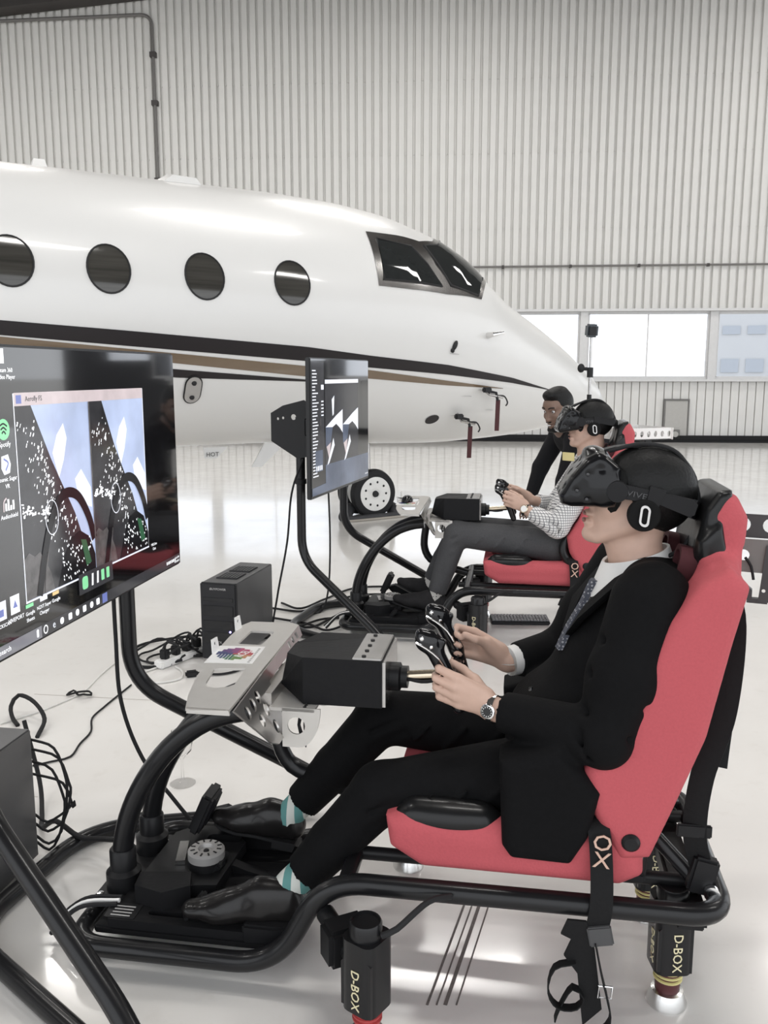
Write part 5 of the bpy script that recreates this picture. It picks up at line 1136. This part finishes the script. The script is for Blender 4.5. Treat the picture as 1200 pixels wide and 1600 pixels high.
HAND = [[(-.128, -.160, .758), (-.174, -.146, .774), (-.180, -.112, .768), (-.158, -.090, .762)],
        [(-.134, -.164, .737), (-.181, -.147, .751), (-.186, -.110, .745), (-.162, -.088, .741)],
        [(-.133, -.161, .715), (-.180, -.143, .727), (-.185, -.108, .722), (-.162, -.088, .718)],
        [(-.127, -.154, .695), (-.173, -.138, .704), (-.178, -.106, .701), (-.157, -.090, .698)],
        [(-.095, -.122, .742), (-.122, -.094, .758), (-.150, -.088, .772)]]
# ---- near man in the black suit
J1 = dict(head=(.268, 0, 1.158), pitch=R(16), hs=.97, neck=(.285, 0, .995), chest=(.250, 0, .87), belly=(.185, 0, .68), pelvis=(.135, 0, .535),
          shn=(.285, -.175, .955), eln=(.190, -.250, .675), wrn=(-.052, -.158, .690), shf=(.275, .175, .96), elf=(.13, .25, .71), wrf=(-.022, .148, .700),
          hipn=(.10, -.10, .525), knn=(-.310, -.14, .455), ann=(-.548, -.165, .185), cuffn=(-.506, -.159, .228), hipf=(.10, .10, .525), knf=(-.350, .13, .535), anf=(-.615, .13, .225), cufff=(-.585, .13, .26),
          heeln=(-.505, -.175, .100), toen=(-.800, -.195, .108), heelf=(-.600, .13, .150), toef=(-.835, .13, .185), hand=HAND, hzn=0., hzf=.0, hof=(.02, 0, .015))
man, H1, g = seated('person', 'man in a black suit and tie seated in the near red simulator, wearing a headset', 2.06, 0, J1, dict(res=.0042, skin='skin', trousers='suit_black', sock='sock_teal', shoe='shoe_black'))
# jacket
S = SDF((-.10, -.33, .36), (.42, .33, 1.10), .0055)
rc = Euler((0, R(22), 0)).to_matrix()
S.ell((.258, 0, .852), (.112, .178, .20), Euler((0, R(33), 0)).to_matrix(), .03).ell((.195, 0, .68), (.135, .175, .17), rc, .04).cone((.13, -.06, .58), (.13, .06, .58), .15, .15, .04)
S.cone((.30, -.15, .972), (.30, .15, .972), .066, .066, .03)
for s_, y in (('n', -1), ('f', 1)):
    S.cone(g('sh'+s_), g('sh'+s_)*.45+g('el'+s_)*.55, .086, .076, .03).cone(g('sh'+s_)*.45+g('el'+s_)*.55, g('el'+s_), .076, .062, .03)
    w = g('wr'+s_); e = g('el'+s_); d = (w-e).normalized(); S.cone(e, w-d*.045, .062, .047, .02); S.cone(w+d*.03, w+d*.08, .07, .07, .0, 'sub')
    for k in range(3): a_ = e*(.85-.25*k)+g('sh'+s_)*(.15+.25*k); S.cone(a_+Vector((-.07, y*.02, .03)), a_+Vector((.06, y*.055, -.04)), .006, .004, .018, 'sub')
    a_ = e+d*.06; S.cone(a_+Vector((.03, y*.06, -.03)), a_+Vector((-.02, y*.055, .05)), .006, .004, .018, 'sub')
S.poly([(-.030, .62), (-.020, .42), (.0, .392), (.13, .388), (.165, .45), (.19, .56), (.10, .66)], -.292, -.16, .03, .02)
S.poly([(-.030, .62), (-.020, .44), (.0, .40), (.13, .40), (.165, .45), (.19, .56), (.10, .66)], .16, .285, .018, .02)
S.cone((.195, 0, 1.04), (.115, -.006, .838), .046, .020, .006, 'sub').ell((.278, 0, 1.062), (.078, .066, .050), None, .01, 'sub')
jk = S.build('jacket', 'suit_black', man)
# lapels
for y in (-1, 1):
    P_ = [(.270, .092*y, 1.020), (.222, .080*y, .985), (.162, .054*y, .915), (.122, .018*y, .835)]
    v = []
    for i, p in enumerate(P_):
        p = Vector(p); out = Vector((-.012, .030*y, -.012))*(1.2 if i in (1, 2) else .3); v += [p+Vector((-.004, 0, .004)), p+out*1.3+Vector((-.006, .004*y, 0)), p+Vector((.006, 0, -.004)), p+out*1.3+Vector((.008, 0, -.006))]
    f = []
    for i in range(3): a0, b0 = 4*i, 4*i+4; f += [(a0, a0+1, b0+1, b0), (a0+2, b0+2, b0+3, a0+3), (a0, b0, b0+2, a0+2), (a0+1, a0+3, b0+3, b0+1)]
    MB().add(v, f).build('lapel', 'suit_black', jk, angle=80)
for p in ((.045, -.05, .70), (.035, -.05, .64)): MB().lathe([(.008, 0), (.008, .004), (0, .005)], (p[0]-.005, p[1], p[2]), (-1, -.4, .2), 12).build('button', 'gloss_black', jk)
# shirt front, collar, cuffs, tie
S = SDF((.06, -.12, .78), (.40, .12, 1.10), .005); S.ell((.262, 0, .862), (.106, .12, .19), Euler((0, R(33), 0)).to_matrix(), .02).cone((.268, 0, .945), g('neck')+Vector((.0, 0, .0)), .070, .060, .02); S.half(Vector((.285, 0, 1.025)), H1.M@Vector((-.1, 0, 1)))
sh = S.build('shirt', 'shirt_white', man)
cz = g('neck')+Vector((-.012, 0, .016))
ring = []
for k in range(33):
    a_ = -math.pi+2*math.pi*k/32; rx, ry = .072, .068
    ring.append((cz+Vector((rx*math.cos(a_), ry*math.sin(a_), .022*math.cos(a_))), a_))
v = []; f = []
for p, a_ in ring: q = Vector((math.cos(a_), math.sin(a_), 0)); front = max(0, -math.cos(a_))**3; v += [p+Vector((0, 0, .020))-q*.002, p+Vector((0, 0, .022))+q*.004, p+q*(.022+.014*front)-Vector((0, 0, .026+.040*front)), p+q*.006-Vector((0, 0, .03+.040*front))]
for i in range(32):
    for j in range(4): f.append((4*i+j, 4*i+(j+1) % 4, 4*i+4+(j+1) % 4, 4*i+4+j))
MB().add(v, f).build('collar', 'shirt_white', sh, angle=60)
kn = Vector((.180, -.012, .968))
v = []; f = []; prof = [(kn, .016), (kn+Vector((-.008, 0, -.018)), .014), (kn+Vector((-.012, 0, -.028)), .011), (Vector((.158, -.014, .915)), .021), (Vector((.124, -.016, .848)), .026), (Vector((.105, -.016, .80)), .028)]
for p, w in prof: v += [p+Vector((-.006, -w, 0)), p+Vector((-.011, 0, 0)), p+Vector((-.006, w, 0)), p+Vector((.006, w, 0)), p+Vector((.006, -w, 0))]
for i in range(len(prof)-1):
    for j in range(5): f.append((5*i+j, 5*i+(j+1) % 5, 5*i+5+(j+1) % 5, 5*i+5+j))
f += [(0, 1, 2, 3, 4), tuple(5*(len(prof)-1)+j for j in range(5))]
MB().add(v, f).build('tie', 'tie_cloth', man, angle=30)
for s_ in ('n', 'f'):
    w, e = g('wr'+s_), g('el'+s_); d = (w-e).normalized(); a_ = w-d*.020 if s_ == 'f' else w-d*.055
    MB().tube([a_-d*.03, a_, a_+d*.014, a_+d*.014], [.041, .040, .039, .034], 24).build('shirt_cuff', 'shirt_white', man)
# wristwatch on the near wrist
w, e = g('wrn'), g('eln'); d = (w-e).normalized(); n_ = Vector((.1, -1, .1)); n_ = (n_-d*n_.dot(d)).normalized(); b_ = d.cross(n_); wc = w-d*.004
wt = MB().tube([wc+(n_*math.cos(a_)*.028+b_*math.sin(a_)*.032) for a_ in np.linspace(0, 6.2832, 25)[:-1]], 0, flat=(.014, .003), up=d, closed=True).build('wristwatch', 'chrome', man, angle=30)
MB().lathe([(.0165, 0), (.0175, .003), (.0175, .007), (.015, .009), (0, .009)], wc+n_*.026, n_, 24).build('watch_case', 'chrome', wt); MB().lathe([(.0135, .0092), (.0135, .0098), (0, .0098)], wc+n_*.026, n_, 24).build('watch_dial', 'gloss_black', wt)
for k in range(12): an = k*math.pi/6; MB().ball(wc+n_*.036+(d*math.cos(an)+b_*math.sin(an))*.0105, (.0014, .0014, .0014), 6, 4).build('hour_mark', 'sticker_white', wt)
M_RIG1 = Matrix.Translation(Vector(RIG_AT(2.06, 0)))@Matrix.Rotation(R(-9), 4, 'Z'); M_RIG2 = Matrix.Translation(Vector(RIG_AT(4.8, .1)))@Matrix.Rotation(R(-9), 4, 'Z')
hs1 = headset('black headset with visor and headphones worn by the man in the suit'); hs1.matrix_world = M_RIG1@H1.mat4()

# ---- far man in the checked shirt
J2 = dict(J1); J2.update(head=(.262, 0, 1.175), pitch=R(4), yaw=R(6), hs=.97, neck=(.275, 0, 1.0), wrn=(-.062, -.160, .725), eln=(.100, -.245, .655), hzn=.045, hzf=.045, wrf=(-.03, .150, .735), elf=(.10, .26, .68),
          knn=(-.440, -.10, .575), ann=(-.560, -.10, .19), cuffn=(-.548, -.10, .225), knf=(-.43, .12, .57), anf=(-.63, .12, .20), cufff=(-.60, .12, .24), heeln=(-.520, -.10, .10), toen=(-.795, -.11, .175), heelf=(-.60, .12, .13), toef=(-.80, .12, .225), hof=(.01, 0, 0))
man2, H2, g = seated('person', 'man in a white checked shirt and grey trousers seated in the far simulator', 4.8, .1, J2, dict(res=.006, skin='skin', trousers='trouser_grey', sock='sock_dots', shoe='suede_black'))
S = SDF((-.12, -.34, .44), (.42, .34, 1.10), .007)
S.ell((.245, 0, .855), (.115, .170, .20), rc, .03).ell((.185, 0, .68), (.135, .165, .17), rc, .04).cone((.29, -.14, .965), (.29, .14, .965), .06, .06, .03).cone((.28, 0, .95), g('neck'), .075, .064, .02)
for s_, y in (('n', -1), ('f', 1)):
    w = g('wr'+s_); e = g('el'+s_); d = (w-e).normalized(); S.cone(g('sh'+s_), e, .075, .060, .03).cone(e, w-d*.055, .062, .046, .02); S.cone(w+d*.02, w+d*.08, .07, .07, .0, 'sub')
    for k in range(4): a_ = e*(1-.12*k)+w*.12*k; S.cone(a_+Vector((.03, y*.055, -.045)), a_+Vector((-.02, y*.055, .05)), .006, .004, .016, 'sub')
S.build('shirt', 'checked_cloth', man2)
MB().plate(rrect(0, 0, .075, .045, .004), [], .002, (.155, -.05, 1.005), (.8, -.6, 0), (0, 0, 1)).build('name_badge', 'badge_yellow', man2)
w, e = g('wrn'), g('eln'); d = (w-e).normalized(); n_ = Vector((.1, -1, .1)); n_ = (n_-d*n_.dot(d)).normalized(); b_ = d.cross(n_); wc = w+d*.002
wt = MB().tube([wc+(n_*math.cos(a_)*.029+b_*math.sin(a_)*.033) for a_ in np.linspace(0, 6.2832, 25)[:-1]], 0, flat=(.016, .003), up=d, closed=True).build('wristwatch', 'matte_black', man2, angle=30)
MB().lathe([(.021, 0), (.022, .003), (.022, .007), (.019, .009), (0, .009)], wc+n_*.027, n_, 24).build('watch_case', 'brass_shaft', wt); MB().lathe([(.017, .0092), (.017, .0098), (0, .0098)], wc+n_*.027, n_, 24).build('watch_dial', 'sticker_white', wt)
MB().tube(resample([H2(.02, .09, .05), H2(-.02, .092, .055)]), .002, 6).build('temple_hair', 'hair_black', man2) if False else None
hs2 = headset('black headset with visor and headphones worn by the man in checks'); hs2.matrix_world = M_RIG2@H2.mat4()

# ---- man in the dark shirt bending over behind the far simulator
t = root('person', 'smiling man in a dark shirt bending over behind the far simulator', 'person', (1.12, 5.62, 0), R(8))
H3 = Head((-.03, -.10, 1.225), R(-18), R(28), 1.0)
pel, ch, nk = Vector((.42, .12, .92)), Vector((.13, .02, 1.06)), Vector((.035, -.05, 1.10))
shl, shr = Vector((.06, -.20, 1.03)), Vector((.10, .20, 1.06)); ell_, elr = Vector((-.02, -.24, .78)), Vector((-.02, .24, .82)); wl, wr = Vector((-.04, -.16, .58)), Vector((-.10, .20, .62))
S = SDF((-.22, -.40, -.01), (.62, .42, 1.42), .007)
add_head(S, H3); S.chain([H3(-.03, 0, -.05), H3(-.045, 0, -.11), nk], [.056, .055, .06], .02); S.cone(nk, ch, .07, .11, .03).cone(ch, pel, .11, .11, .03)
for a_, e_, w_ in ((shl, ell_, wl), (shr, elr, wr)):
    S.cone(ch, a_, .08, .055, .04).cone(a_, e_, .052, .042, .02).cone(e_, w_, .042, .028, .02).cone(w_, w_+Vector((-.03, 0, -.07)), .026, .03, .012, sq=((0, 1, 0), .7))
    for k in range(4): q = w_+Vector((-.055+.02*k, 0, -.075)); S.cone(q, q+Vector((-.012, .008, -.045)), .010, .008, .004).cone(q+Vector((-.012, .008, -.045)), q+Vector((-.005, .02, -.075)), .008, .007, .003)
    S.cone(w_+Vector((-.05, .01, -.03)), w_+Vector((-.075, .03, -.075)), .012, .009, .004)
for y in (-1, 1):
    hp_ = pel+Vector((0, .10*y, -.04)); kn_ = Vector((.36, .12+.11*y, .50)); an_ = Vector((.42, .12+.12*y, .09)); S.cone(pel, hp_, .11, .10, .03).cone(hp_, kn_, .085, .058, .02).cone(kn_, an_, .055, .038, .02)
S.build('body', 'skin_brown', t)
hair_mesh(H3, H3.c-Vector((.19, .19, .19)), H3.c+Vector((.19, .19, .19)), t, grow=.003, c=.002, low=-.03, res=.005, top=1)
for y in (-1, 1):
    MB().ball(H3(.077, .033*y, .011), .0105, 12, 8).build('eye', 'eye_white', t); MB().ball(H3(.0845, .0345*y, .011), .0052, 10, 6).build('pupil', 'eye_dark', t); MB().tube(resample([H3(.096, .014*y, .034), H3(.094, .034*y, .041), H3(.080, .052*y, .036)]), .004, 6).build('eyebrow', 'hair_black', t)
S = SDF(H3.c-Vector((.17, .17, .19)), H3.c+Vector((.17, .17, .1)), .005)
for y in (-1, 1): S.cone(H3(.0, .062*y, -.045), H3(.066, .026*y, -.098), .021, .0185, .01)
S.cone(H3(.082, -.02, -.110), H3(.082, .02, -.110), .019, .019, .01).cone(H3(.104, -.018, -.052), H3(.104, .018, -.052), .0055, .0055, .004)
S.build('beard', 'hair_black', t); MB().ball(H3(.106, 0, -.072), (.005, .018, .005), 10, 6, H3.M.to_euler()).build('teeth', 'eye_white', t)
S = SDF((-.16, -.40, .56), (.62, .42, 1.22), .008)
S.cone(nk+Vector((.02, .01, -.005)), ch, .078, .135, .03).cone(ch, pel+Vector((-.02, 0, .03)), .135, .135, .04)
for a_, e_, w_ in ((shl, ell_, wl), (shr, elr, wr)): d = (w_-e_).normalized(); S.cone(ch, a_, .10, .072, .04).cone(a_, e_, .070, .056, .02).cone(e_, w_-d*.02, .055, .042, .02)
S.build('shirt', 'shirt_dark', t)
S = SDF((.20, -.16, .03), (.62, .42, 1.06), .009); S.cone(pel, pel-Vector((0, 0, .02)), .14, .13, .03)
for y in (-1, 1): hp_ = pel+Vector((0, .10*y, -.04)); kn_ = Vector((.36, .12+.11*y, .50)); an_ = Vector((.42, .12+.12*y, .09)); S.cone(pel, hp_, .13, .115, .03).cone(hp_, kn_, .105, .075, .02).cone(kn_, an_, .073, .06, .02)
S.build('trousers', 'trouser_dark', t)
for y in (-1, 1):
    S = SDF((.10, .12+.12*y-.08, -.01), (.56, .12+.12*y+.08, .16), .006); shoe(S, (.47, .12+.12*y, .004), (.19, .12+.13*y, .004), (0, 0, 1)); S.build('shoe', 'shoe_black', t)
